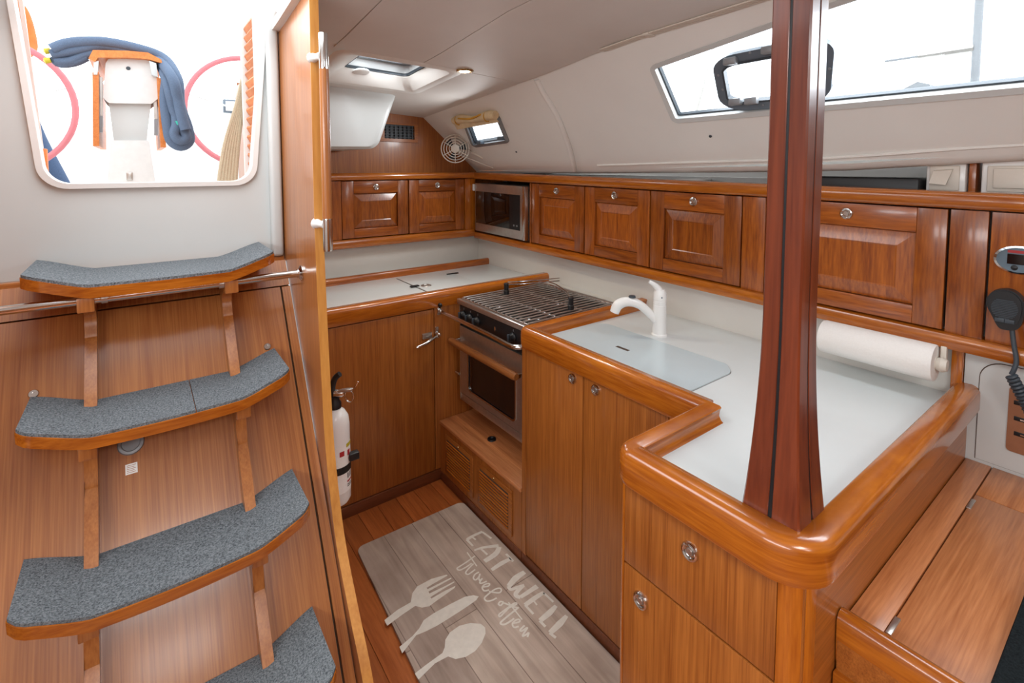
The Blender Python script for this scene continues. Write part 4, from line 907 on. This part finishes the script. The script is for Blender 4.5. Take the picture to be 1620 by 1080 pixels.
# ------------------------------------------------------------------ mast support post
QX, QY = .908, .404
ps = thing('support_post', (QX, QY, .9), 'tall dark mahogany support post with black inlay, flared at its foot on the worktop', 'post')
def half(z):
    b = max(0, (1.32-z)/.42); t = max(0, (z-1.90)/.2)
    return .0320+.0215*b**2.0+.004*t*t
zs = list(np.linspace(.9005, 1.34, 18))+list(np.linspace(1.40, zceil(QX, QY)-.004, 8))
def post_layer(hfun, ch):
    bm = B(); prev = None
    for z in zs:
        h = hfun(z); c = ch
        L = [bm.verts.new((QX+a*h+p_*c, QY+b*h+q_*c, z)) for a, b, p_, q_ in ((-1, -1, 0, 1), (-1, -1, 1, 0), (1, -1, -1, 0), (1, -1, 0, 1), (1, 1, 0, -1), (1, 1, -1, 0), (-1, 1, 1, 0), (-1, 1, 0, -1))]
        if prev:
            for i in range(8): bm.faces.new((prev[i], prev[(i+1) % 8], L[(i+1) % 8], L[i]))
        else: bm.faces.new(L[::-1])
        prev = L
    bm.faces.new(prev); return bm
obj('post_core', post_layer(lambda z: half(z)-.0015, .003), 'black', ps, label='black inlay strip')
for sx in (-1, 1):
    for sy in (-1, 1):
        bm = B(); prev = None
        for z in zs:
            h = half(z); g = .0028*(h/.04); c = .003
            pts = [(g, g), (h-.001, g), (h, g+.001), (h, h-c), (h-c, h), (g+.001, h), (g, h-.001)]
            L = [bm.verts.new((QX+sx*a, QY+sy*b, z)) for a, b in pts]
            if prev:
                for i in range(7): bm.faces.new((prev[i], prev[(i+1) % 7], L[(i+1) % 7], L[i]))
            else: bm.faces.new(L)
            prev = L
        bm.faces.new(prev); obj('post_quarter', bm, 'post_z', ps, smooth=30)
# paper towel roll hung under the lockers
pt_ = thing('paper_towel_roll', (1.765, .56, 1.0), 'white paper towel roll hung under the wide locker', 'paper towel')
obj('roll', lathe(B(), [(.020, 0), (.050, .001), (.0515, .006), (.0515, .284), (.050, .289), (.020, .29)], (1.772, .392, .998), (0, 1, 0), 32), 'paper', pt_)
obj('core', lathe(B(), [(.016, -.001), (.020, -.001), (.020, .291), (.016, .291)], (1.772, .392, .998), (0, 1, 0), 20), 'creamp', pt_)
obj('holder_knob', lathe(B(), [(0, -.024), (.016, -.022), (.021, -.010), (.017, .0), (.012, .03)], (1.772, .390, .998), (0, 1, 0), 20), 'creamp', pt_)
obj('holder_bar', tube(B(), [(1.772, .372, .998), (1.772, .70, .998)], .006, 8), 'creamp', pt_)
bx('holder_arm', (1.785, 1.80, .374, .388, .99, 1.047), 'creamp', pt_, .003)
# ------------------------------------------------------------------ bench beside the galley and the side panel
bn = thing('bench', (1.4, -.1, 0), 'wooden bench with hinged lid beside the peninsula', 'bench')
BZ = .73
bx('bench_body', (.965, 1.84, -.60, .329, .03, BZ-.018), 'veneer_x', bn)
bx('fixed_board', (.965, 1.84, .2785, .331, BZ-.018, BZ), 'bench_x', bn, .001)
bx('back_board', (1.653, 1.84, -.60, .2755, BZ-.018, BZ), 'bench_x', bn, .001)
ld = bx('lid', (.968, 1.650, -.60, .2755, BZ-.017, BZ), 'bench_x', bn, .0015)
for px, py in ((1416, 992), (1526, 793)):
    p = at(px, py, Z=BZ); bx('hinge', (p.x-.026, p.x+.026, .268, .277, BZ-.001, BZ+.002), 'steel', bn, .001)
obj('front_fiddle', sweep(B(), [(.972, .331), (.972, -.60)], [(.0, .66), (-.006, .675), (-.008, .745), (-.002, .757), (.010, .760), (.020, .756), (.026, .745), (.026, .66)][::1]), 'trim_y', bn, smooth=50)
bx('front_panel', (.955, .970, -.60, .331, .03, .655), 'trim_y', bn, .002)
bx('seat_pad', (1.0, 1.84, -.60, .143, BZ+.0015, BZ+.020), 'fabric', None, .006, label='black fabric pad lying on the bench', cat='cushion')
# white moulded side panel with arched hatch and socket plate
pw = struct('wall_bench', box(B(), 1.842, 1.862, -.60, .345, .70, 1.07), 'gel')
bx('panel_post', (1.828, 1.862, .347, .372, .905, 1.066), 'trim_z', pw, .002)
arch = [(p[0], p[1]) for p in fillet([(.314, .738), (.314, 1.020), (-.2, 1.020), (-.2, .738)], [0, .05, .05, 0], 8)]
i0 = sum(a for a, b in arch)/len(arch); 
obj('hatch_groove', prism(B(), [(1.8405, a, b) for a, b in arch], (.002, 0, 0)), 'seam', pw)
obj('hatch_panel', prism(B(), [(1.8395, a+(-.0018 if a > 0 else .0018), b-(.0018 if b > .9 else -.001)) for a, b in arch], (.002, 0, 0)), 'gel', pw)
a, b = at(1598, 612, X=1.838), at(1600, 710, X=1.838)
sp_ = thing('socket_plate', (1.838, a.y-.05, b.z), 'brown metal socket plate with dark slots on the white side panel', 'socket plate')
obj('plate', prism(B(), [(1.836, u, v) for u, v in rrect(a.y-.11, a.y+.001, b.z-.006, a.z+.004, .010)], (.004, 0, 0)), 'copper', sp_)
for py in (637, 662, 686):
    q = at(1609, py, X=1.836); bx('socket_slot', (1.834, 1.8365, q.y-.035, q.y+.006, q.z-.0055, q.z+.0055), 'black', sp_, .001); bx('socket_tongue', (1.8335, 1.8345, q.y-.03, q.y-.006, q.z-.002, q.z+.001), 'chrome', sp_)
# VHF hand microphone and gauge on the plain panel
RX = 1.800
mc = thing('radio_microphone', (1.79, .262, 1.11), 'black radio hand microphone with grille and coiled cord on the locker panel', 'microphone')
def rp(px, py, x=RX): p = at(px, py, X=x); return p.y, p.z
out = smooth_path([(0,)+rp(px, py, 1.78) for px, py in ((1562, 470), (1572, 460), (1590, 457), (1607, 462), (1620, 476), (1622, 492), (1617, 512), (1608, 521), (1592, 521), (1580, 516), (1570, 498), (1562, 482), (1562, 470))], 4)[:-1]
body = obj('mic_body', prism(B(), [(1.772, p.y, p.z) for p in out], (.028, 0, 0)), 'black', mc)
cy, cz = rp(1591, 491, 1.77)
L = [(1.7718, cy+(p.y-cy)*.86, cz+(p.z-cz)*.86+.004) for p in out]; obj('mic_face', prism(B(), L, (-.006, 0, 0)), 'black', mc)
for k in range(12):
    z = cz+.026-.0042*k; hw = .025*math.sqrt(max(.05, 1-((k-5)/6.5)**2)); bx('grille_slat', (1.7640, 1.766, cy-hw+.002, cy+hw+.002, z-.0011, z+.0011), 'gasket', body)
for px, py in ((1581, 506), (1597, 509)):
    q = rp(px, py, 1.765); bx('mic_button', (1.7635, 1.767, q[0]-.009, q[0]+.009, q[1]-.005, q[1]+.005), 'gasket', mc, .001)
pts = smooth_path([(1.783,)+rp(1601, 520, 1.783), (1.779,)+rp(1604, 545, 1.779), (1.776,)+rp(1608, 570, 1.776), (1.772,)+rp(1604, 585, 1.772), (1.772,)+rp(1600, 592, 1.772)], 5)
obj('cord', tube(B(), pts, .0055, 10), 'gasket', mc)
a, b = Vector((1.772,)+rp(1600, 594, 1.772)), Vector((1.78,)+rp(1632, 655, 1.78)); pts = []
dv = (b-a).normalized(); u_ = dv.cross(Vector((1, 0, 0))).normalized(); v_ = dv.cross(u_)
for k in range(0, 12*11+1): t = k/(12*11); an = 2*math.pi*k/12; pts.append(a+(b-a)*t+(u_*math.cos(an)+v_*math.sin(an))*.010)
obj('coiled_cord', tube(B(), pts, .0042, 6), 'gasket', mc)
g0 = at(1613, 411, X=RX); gg = thing('gauge', (RX, g0.y, g0.z), 'chrome-rimmed oval gauge above the radio microphone', 'gauge')
el = lambda k, x: [(x, g0.y+math.cos(t)*.048*k, g0.z+math.sin(t)*.036*k) for t in np.linspace(0, 2*math.pi, 37)[:-1]]
obj('rim', loop_solid(B(), el(1, 1.794), el(.88, 1.790), el(1, RX+.0015), el(.88, RX)), 'chrome', gg, weld=True); obj('face', prism(B(), el(.9, 1.795), (.005, 0, 0)), 'gauge', gg)
bx('display', (1.7935, 1.7952, g0.y-.030, g0.y+.022, g0.z-.012, g0.z+.014), 'ovenglass', gg); bx('red_band', (1.7938, 1.7951, g0.y-.030, g0.y+.022, g0.z+.017, g0.z+.024), 'red_tag', gg)
obj('gauge_button', lathe(B(), [(0, .002), (.006, .001), (.007, 0)], (1.795, g0.y+.008, g0.z-.021), (-1, 0, 0), 12), 'black', gg)
# ------------------------------------------------------------------ ceiling hatch, lamp, track, fan, vent, blind
hz = lambda x, y: zceil(x, y)
gh = thing('galley_hatch', ((HX0+HX1)/2, (HY0+HY1)/2, 1.97), 'white framed galley hatch recessed in the ceiling', 'hatch')
def hl(x0, x1, y0, y1, r, dz): return [(a, b, hz(a, b)+dz) for a, b in rrect(x0, x1, y0, y1, r, 6)]
bm = B(); L0 = hl(HX0-.035, HX1+.03, HY0-.03, HY1+.02, .06, -.004); L1 = hl(HX0-.025, HX1+.02, HY0-.02, HY1+.01, .055, -.010); L2 = hl(HX0+.012, HX1-.02, HY0+.012, HY1-.02, .04, -.008); L3 = hl(HX0+.11, HX1-.065, HY0+.06, HY1-.07, .03, .042); L4 = hl(HX0+.11, HX1-.065, HY0+.06, HY1-.07, .03, .062)
for A_, B_ in ((L0, L1), (L1, L2), (L2, L3), (L3, L4)): ring(bm, A_, B_)
obj('moulding', bm, 'liner', gh, weld=True, smooth=35)
G0, G1 = hl(HX0+.106, HX1-.061, HY0+.056, HY1-.066, .03, .046), hl(HX0+.118, HX1-.073, HY0+.068, HY1-.078, .02, .046)
upz = lambda L, h: [(p[0], p[1], p[2]+h) for p in L]
obj('gasket', loop_solid(B(), G0, G1, upz(G0, .012), upz(G1, .012)), 'gasket', gh, weld=True)
G2, G3 = hl(HX0+.08, HX1-.03, HY0+.03, HY1-.03, .04, .10), hl(HX0+.130, HX1-.085, HY0+.08, HY1-.085, .04, .10)
obj('outer_frame', loop_solid(B(), G2, G3, upz(G2, .02), upz(G3, .02)), 'portframel', gh, weld=True)
G4, G5 = hl(HX0+.108, HX1-.063, HY0+.058, HY1-.068, .03, .060), hl(HX0+.100, HX1-.055, HY0+.05, HY1-.06, .03, .102)
bm = B(); ring(bm, G4, G5); obj('well', bm, 'whitep', gh, weld=True)
obj('pane', prism(B(), hl(HX0+.12, HX1-.07, HY0+.07, HY1-.07, .02, .108), (0, 0, .006)), 'pane', gh)
hm = Vector(((HX0+HX1)/2-.05, HY1-.075, hz(.85, 2.27)+.040)); obj('hatch_handle', lathe(B(), [(0, 0), (.035, 0), (.038, .006), (.03, .010), (0, .010)], hm, (0, -.2, -1), 20), 'whitep', gh)
# recessed ceiling lamp
lc = ceil_hit(735, 110); dlm = thing('ceiling_lamp', lc, 'small lit recessed ceiling lamp with metal ring', 'lamp')
lc = Vector((lc.x, lc.y, hz(lc.x, lc.y)-.0055))
obj('lamp_ring', lathe(B(), [(.026, -.004), (.026, .004), (.034, .005), (.040, .0), (.040, -.002)], lc, (0, 0, -1), 28), 'brass', dlm)
obj('lamp_lens', lathe(B(), [(0, .009), (.016, .007), (.026, .001), (.026, -.003)], lc, (0, 0, -1), 24), 'lamp', dlm)
sl_ = bpy.data.lights.new('ceiling_lamp_light', 'SPOT'); sl_.energy = 12; sl_.color = (1, .85, .65); sl_.spot_size = R(120); sl_.spot_blend = .8; sl_.shadow_soft_size = .03
so = bpy.data.objects.new('ceiling_lamp_light', sl_); COL.objects.link(so); so.parent = dlm; so.location = (0, 0, -.03)
# curtain track along the ceiling edge
tr = thing('curtain_track', side(1.0, .0), 'slim ribbed curtain track along the ceiling edge over the long window', 'track')
for k, d in enumerate((.010, .018, .026, .034)):
    obj('track_rib', tube(B(), [(1.418+d, y, zceil(1.418+d, y)-.010) for y in np.linspace(.2, 1.36, 8)], .0032, 6), 'creamp', tr)
y = 1.14; bx('track_clip', (1.420, 1.462, y-.012, y+.012, zceil(1.44, y)-.016, zceil(1.44, y)-.006), 'creamp', tr, .003)
# cabin fan
fc = Vector((1.585, 2.72, 1.655)); fa_ = (Vector((0, 0, H))-fc); fa_.z *= .3; fa_ = (fa_.normalized()+Vector((-.15, -.25, 0))).normalized()
fu = Vector((0, 0, 1)); fr_ = fa_.cross(fu).normalized(); fu = fr_.cross(fa_).normalized()
fn = thing('cabin_fan', fc-Vector((0, 0, .09)), 'small cream wire-cage fan in the aft cabin corner', 'fan')
def circle(r, off, n=32): return [fc+fa_*off+(fr_*math.cos(t)+fu*math.sin(t))*r for t in np.linspace(0, 2*math.pi, n+1)[:-1]]
for r, off, w in ((.086, 0, .0035), (.086, -.035, .0035), (.070, .016, .0025), (.053, .022, .0025), (.037, .026, .0025)): obj('cage_ring', tube(B(), circle(r, off), w, 6, True), 'wirew', fn)
for k in range(6):
    t = R(30+60*k); dd = fr_*math.cos(t)+fu*math.sin(t)
    obj('cage_wire', tube(B(), smooth_path([fc+fa_*.028+dd*.025, fc+fa_*.022+dd*.053, fc+dd*.086, fc-fa_*.035+dd*.086], 3), .0026, 6), 'wirew', fn)
obj('hub', lathe(B(), [(0, .034), (.018, .033), (.026, .028), (.027, .020), (.02, .0), (.02, -.05), (0, -.052)], fc, fa_, 20), 'creamp', fn)
for k in range(3):
    t0 = R(120*k+15); pts = [fc-fa_*.006+(fr_*math.cos(t0+a)+fu*math.sin(t0+a))*r+fa_*h for a, r, h in ((0, .02, -.004), (.15, .07, -.010), (.9, .07, .010), (.9, .02, .006))]
    bm = B(); prism(bm, pts, fa_*.0015); obj('fan_blade', bm, 'gasket', fn)
obj('base_arm', tube(B(), smooth_path([fc-fa_*.045, fc-fa_*.07+fu*.02+fr_*-.02, side(2.68, .78, .002)], 4), .007, 8), 'creamp', fn)
obj('fan_cord', tube(B(), smooth_path([fc-fa_*.04+fu*-.03, Vector((1.655, 2.70, 1.60)), side(2.66, .95, -.002)], 5), .0025, 6), 'creamp', fn)
# air vent on the veneer bulkhead
a, b = at(603, 193, Y=2.893), at(658, 224, Y=2.893)
vg = thing('air_vent', ((a.x+b.x)/2, 2.893, b.z), 'black grille air vent in wooden frame on the veneer bulkhead', 'vent')
V0 = [(a.x-.012, b.z-.004), (b.x+.012, b.z-.008), (b.x+.012, a.z-.004), (a.x-.012, a.z+.006)]; V1 = [(a.x+.016, b.z+.014), (b.x-.014, b.z+.012), (b.x-.014, a.z-.014), (a.x+.016, a.z-.010)]
v3 = lambda L, y: [(p[0], y, p[1]) for p in L]
obj('vent_frame', loop_solid(B(), v3(V0, 2.884), v3(V1, 2.882), v3(V0, 2.8995), v3(V1, 2.8995)), 'veneer_x', vg, weld=True)
obj('vent_back', prism(B(), v3(V1, 2.8985), (0, .001, 0)), 'black', vg)
for k in range(5):
    z = V1[0][1]+(V1[3][1]-V1[0][1])*(k+.5)/5; bx('vent_slat', (V1[0][0], V1[1][0], 2.886, 2.898, z-.002, z+.002), 'gasket', vg)
for k in range(7):
    xx = V1[0][0]+(V1[1][0]-V1[0][0])*(k+.5)/7; bx('vent_bar', (xx-.002, xx+.002, 2.885, 2.893, V1[0][1], V1[2][1]), 'gasket', vg)
# rolled blind above the aft port
ra, rb = side(*side_hit(722, 187), -.022), side(*side_hit(788, 178), -.022)
bl = thing('rolled_blind', (ra+rb)/2, 'rolled cream blind tied above the small aft port', 'blind')
pts = [ra+(rb-ra)*t+Vector((0, 0, .006*math.sin(9*t))) for t in np.linspace(0, 1, 14)]
obj('cloth_roll', tube(B(), pts, [.022+.004*math.sin(7*k) for k in range(14)], 14), 'blind', bl)
obj('cloth_tail', prism(B(), [ra+Vector((0, 0, -.016)), rb+Vector((0, 0, -.012)), rb+Vector((.022, 0, -.034)), ra+Vector((.022, 0, -.05))], (-.003, 0, 0)), 'blind', bl)
for t in (.12, .82): q = ra+(rb-ra)*t; obj('blind_tie', tube(B(), [q+Vector((.027*math.cos(s), 0, .027*math.sin(s))) for s in np.linspace(0, 2*math.pi, 17)[:-1]], .003, 6, True), 'blindy', bl)
obj('blind_cord', tube(B(), smooth_path([ra+(rb-ra)*.2+Vector((-.024, 0, .006)), ra+(rb-ra)*.5+Vector((-.026, 0, -.004)), ra+(rb-ra)*.75+Vector((-.025, 0, .012))], 4), .005, 6), 'blindy', bl)
# ------------------------------------------------------------------ fire extinguisher on the galley side of the partition
ex = thing('fire_extinguisher', (.462, 1.55, .40), 'white fire extinguisher with black handle strapped to the partition', 'extinguisher')
ec = Vector((.463, 1.545, 0)); er = .043
obj('cylinder', lathe(B(), [(0, .50), (.036, .50), (er, .512), (er, .745), (er*.93, .770), (er*.7, .788), (.016, .800), (.016, .806), (0, .806)], ec, (0, 0, 1), 32), 'whitep', ex)
obj('collar', lathe(B(), [(0, .80), (.020, .80), (.020, .815), (.014, .825), (.014, .835), (0, .835)], ec, (0, 0, 1), 18), 'black', ex)
obj('valve', lathe(B(), [(0, 0), (.012, 0), (.012, .022), (.008, .03), (0, .03)], ec+Vector((0, 0, .845)), (1, -.6, 0), 14), 'chrome', ex)
bm = tube(B(), smooth_path([ec+Vector((0, 0, .83)), ec+Vector((-.004, .006, .86)), ec+Vector((.004, .004, .89)), ec+Vector((.016, -.006, .905))], 4), .009, 10); obj('squeeze_handle', bm, 'black', ex)
obj('carry_handle', tube(B(), smooth_path([ec+Vector((0, 0, .845)), ec+Vector((.02, -.02, .856)), ec+Vector((.045, -.035, .858))], 4), .006, 8), 'steel', ex)
obj('safety_pin', tube(B(), smooth_path([ec+Vector((.01, -.012, .85)), ec+Vector((.045, -.04, .862)), ec+Vector((.058, -.05, .885))], 4), .002, 6), 'chrome', ex)
obj('pin_ring', tube(B(), [ec+Vector((.036+.010*math.cos(t), -.03-.010*math.cos(t), .838+.018*math.sin(t))) for t in np.linspace(0, 2*math.pi, 17)[:-1]], .0018, 6, True), 'chrome', ex)
obj('strap', lathe(B(), [(er, .604), (er+.002, .604), (er+.002, .626), (er, .626)], ec, (0, 0, 1), 32), 'black', ex)
obj('strap_buckle', box(B(), ec.x+.030, ec.x+.062, ec.y-.040, ec.y-.018, .632, .655, .003), 'black', ex)
bx('wall_bracket', (.4135, .423, 1.50, 1.59, .52, .74), 'black', ex, .002)
def on_cyl(z0, z1, a0, a1, mat, name, rr=.0006):
    A_ = [ec+Vector(((er+rr)*math.cos(R(a0+(a1-a0)*k/8)), (er+rr)*math.sin(R(a0+(a1-a0)*k/8)), z0)) for k in range(9)]; ring_bm = B(); ring(ring_bm, A_, [p+Vector((0, 0, z1-z0)) for p in A_], False); obj(name, ring_bm, mat, ex, recalc=False)
on_cyl(.542, .694, -110, -15, 'paper', 'label_wrap'); on_cyl(.682, .694, -62, -18, 'yel', 'label_band', .001)
for z0, z1, a0, a1 in ((.654, .672, -56, -38), (.640, .648, -50, -26), (.570, .576, -60, -22), (.660, .676, -92, -72)): on_cyl(z0, z1, a0, a1, 'red_tag', 'label_print', .001)
for z0, z1, a0, a1 in ((.583, .600, -58, -52), (.583, .600, -46, -40), (.583, .600, -34, -30), (.556, .559, -60, -24), (.562, .565, -60, -30)): on_cyl(z0, z1, a0, a1, 'black', 'label_print', .001)
# ------------------------------------------------------------------ printed galley mat
mt = thing('floor_mat', (.89, 1.4, 0), 'greige plank-print floor mat lettered EAT WELL travel often with cutlery', 'mat')
MZ = .011
obj('mat_pad', prism(B(), [(a, b, .0005) for a, b in fillet([(.650, 1.926), (1.140, 1.914), (1.140, .72), (.590, .72)], .03, 6)], (0, 0, MZ-.0005)), 'mat', mt)
def mp_(zx, zy): p = at(540+zx/3.374, 760+zy/3.374, Z=MZ); return p.x, p.y
def mq_(zx, zy): p = at(720+zx/5.684, 830+zy/5.684, Z=MZ); return p.x, p.y
def stroke(name, pts, w, sm=5):
    P_ = [mq_(*p) for p in pts]
    if len(P_) > 2: P_ = [(v.x, v.y) for v in smooth_path([(a, b, 0) for a, b in P_], sm)]
    ww = w if not isinstance(w, (list, tuple)) else [float(np.interp(i/(len(P_)-1), np.linspace(0, 1, len(w)), w)) for i in range(len(P_))]
    ww = [v*1.25 for v in ww] if isinstance(ww, list) else ww*1.15
    return ribbon(B(), P_, ww, MZ, MZ+.0006)
def glyph(name, strokes):
    bm = B()
    for pts, w in strokes:
        b2 = stroke(name, pts, w); me = bpy.data.meshes.new('t'); b2.to_mesh(me); b2.free(); bm.from_mesh(me); bpy.data.meshes.remove(me)
    return obj(name, bm, 'ink', mt, smooth=0)
glyph('letter_e', [([(245, 62), (170, 95), (108, 132)], [.009, .010, .012]), ([(245, 65), (325, 122)], .007), ([(150, 108), (186, 134)], .006), ([(104, 132), (160, 190)], [.008, .006])])
glyph('letter_a', [([(172, 230), (250, 205), (390, 188)], [.006, .009, .013]), ([(398, 200), (365, 260), (265, 328)], [.014, .018, .015]), ([(232, 215), (290, 268)], .007)])
glyph('letter_t', [([(458, 262), (522, 328)], .008), ([(500, 305), (420, 345), (328, 406)], [.011, .015, .011])])
glyph('letter_w', [([(625, 425), (545, 480), (482, 552)], [.014, .020, .014]), ([(480, 552), (500, 582), (560, 562), (622, 545)], [.011, .009, .010, .010]), ([(612, 548), (550, 610), (552, 640), (588, 652)], [.010, .013, .012, .011]), ([(588, 650), (650, 610), (738, 552)], [.011, .013, .015])])
glyph('letter_e', [([(798, 608), (715, 660), (630, 722)], [.011, .014, .013]), ([(795, 612), (884, 694)], .007), ([(700, 672), (736, 722)], .005), ([(630, 722), (704, 802)], .007)])
glyph('letter_l', [([(908, 728), (850, 790), (764, 862)], [.010, .017, .013]), ([(760, 862), (812, 916)], .008)])
glyph('letter_l', [([(1003, 818), (940, 890), (854, 972)], [.010, .018, .013]), ([(850, 972), (906, 1016)], .008)])
glyph('script_travel', [([(108, 248), (195, 372)], .004), ([(178, 280), (110, 330), (45, 372), (18, 392), (40, 408), (100, 380), (150, 345)], .005), ([(165, 350), (115, 400), (95, 432), (115, 446), (150, 425), (180, 402)], .005), ([(215, 425), (180, 445), (164, 478), (184, 496), (212, 470), (224, 440), (214, 480), (222, 500), (245, 482)], .005), ([(245, 482), (222, 515), (235, 526), (285, 508)], .005), ([(250, 560), (300, 550), (308, 530), (272, 534), (244, 562), (262, 594), (305, 585)], .005), ([(305, 600), (390, 612), (416, 590), (400, 570), (350, 585), (285, 635), (264, 662), (285, 686), (330, 680), (374, 658)], .005)])
glyph('script_often', [([(436, 696), (408, 690), (390, 712), (408, 726), (430, 706), (440, 700)], .005), ([(440, 702), (500, 725), (548, 718), (550, 703), (520, 712), (445, 768), (396, 806), (404, 826), (450, 782), (500, 738), (570, 748)], .005), ([(572, 742), (500, 800), (415, 872), (416, 894), (450, 894), (505, 862), (530, 842)], .0055), ([(480, 698), (603, 852)], .004), ([(525, 886), (578, 872), (576, 852), (545, 858), (516, 890), (530, 922), (572, 914)], .005), ([(625, 905), (585, 945), (600, 955), (650, 925), (618, 975), (608, 1000), (638, 988), (662, 972), (650, 1010)], .005)])
def shape(name, pts): obj(name, prism(B(), [mp_(*p)+(MZ,) for p in pts], (0, 0, .0006)), 'ink', mt, smooth=0)
shape('fork_print', [(230, 745), (300, 690), (370, 650), (380, 600), (405, 565), (480, 525), (562, 502), (567, 507), (500, 545), (455, 572), (460, 580), (530, 545), (585, 518), (588, 523), (535, 553), (465, 592), (470, 603), (550, 565), (602, 538), (604, 543), (550, 575), (475, 622), (480, 630), (550, 590), (609, 562), (605, 572), (560, 605), (510, 640), (470, 670), (430, 678), (395, 668), (330, 712), (245, 775)])
shape('knife_print', [(310, 888), (380, 830), (415, 790), (440, 745), (490, 710), (580, 660), (660, 620), (705, 612), (733, 618), (720, 638), (660, 680), (590, 725), (510, 775), (450, 805), (400, 825), (325, 922)])
shape('spoon_print', [(392, 1030), (450, 985), (540, 920), (552, 890), (555, 850), (580, 810), (630, 775), (690, 760), (745, 765), (768, 785), (770, 815), (750, 865), (715, 910), (665, 940), (610, 952), (570, 938), (500, 975), (412, 1062)])
# ------------------------------------------------------------------ outside the windows
yy = 1.0
c = at(1541, 150, X=2.6); ms = thing('stanchion', (c.x, c.y, 1.6), 'slim metal stanchion standing on deck outside the long window', 'stanchion')
obj('pole', tube(B(), [(c.x, c.y, 1.55), (c.x, c.y, 2.7)], .014, 10), 'portframel', ms); obj('foot', lathe(B(), [(.03, 0), (.03, .01), (.018, .02), (.018, .08), (.014, .09)], (c.x, c.y, 1.5), (0, 0, 1), 14), 'portframel', ms)
a, b = at(1400, 97, X=2.6), at(1541, 76, X=2.6)
tbk = thing('turnbuckle', (a+b)/2, 'steel rigging turnbuckle outside the long window', 'turnbuckle')
obj('wire', tube(B(), [a, a+(b-a)*.4], .005, 8), 'portframel', tbk); obj('turnbuckle_body', tube(B(), [a+(b-a)*.4, a+(b-a)*.7], .010, 8), 'steel', tbk); obj('fork_end', tube(B(), [a+(b-a)*.7, b], .016, 8), 'steel', tbk)
for (p0, p1), n in ((((1098, 190), (1130, 70)), 'lifeline_stay'),):
    a, b = at(*p0, X=2.5), at(*p1, X=2.5); d = (b-a); obj('shroud_wire', tube(B(), [a-d*.6, b+d*1.5], .008, 8), 'steel', None, 'slanting steel shroud wire outside the long window', 'wire')
c = at(1447, 146, X=2.55); bm = B(); prism(bm, [(2.5, c.y-.075, 1.5), (2.5, c.y+.07, 1.5), (2.5, c.y+.05, c.z+.0), (2.5, c.y-.02, c.z+.035), (2.5, c.y-.06, c.z+.02)], (.12, 0, 0)); obj('deck_fitting', bm, 'portframel', None, 'small grey wedge-shaped fitting on deck outside the long window', 'deck fitting')
struct('side_deck', box(B(), 2.05, 3.2, -3, 5, 1.45, 1.50), 'outwhite')
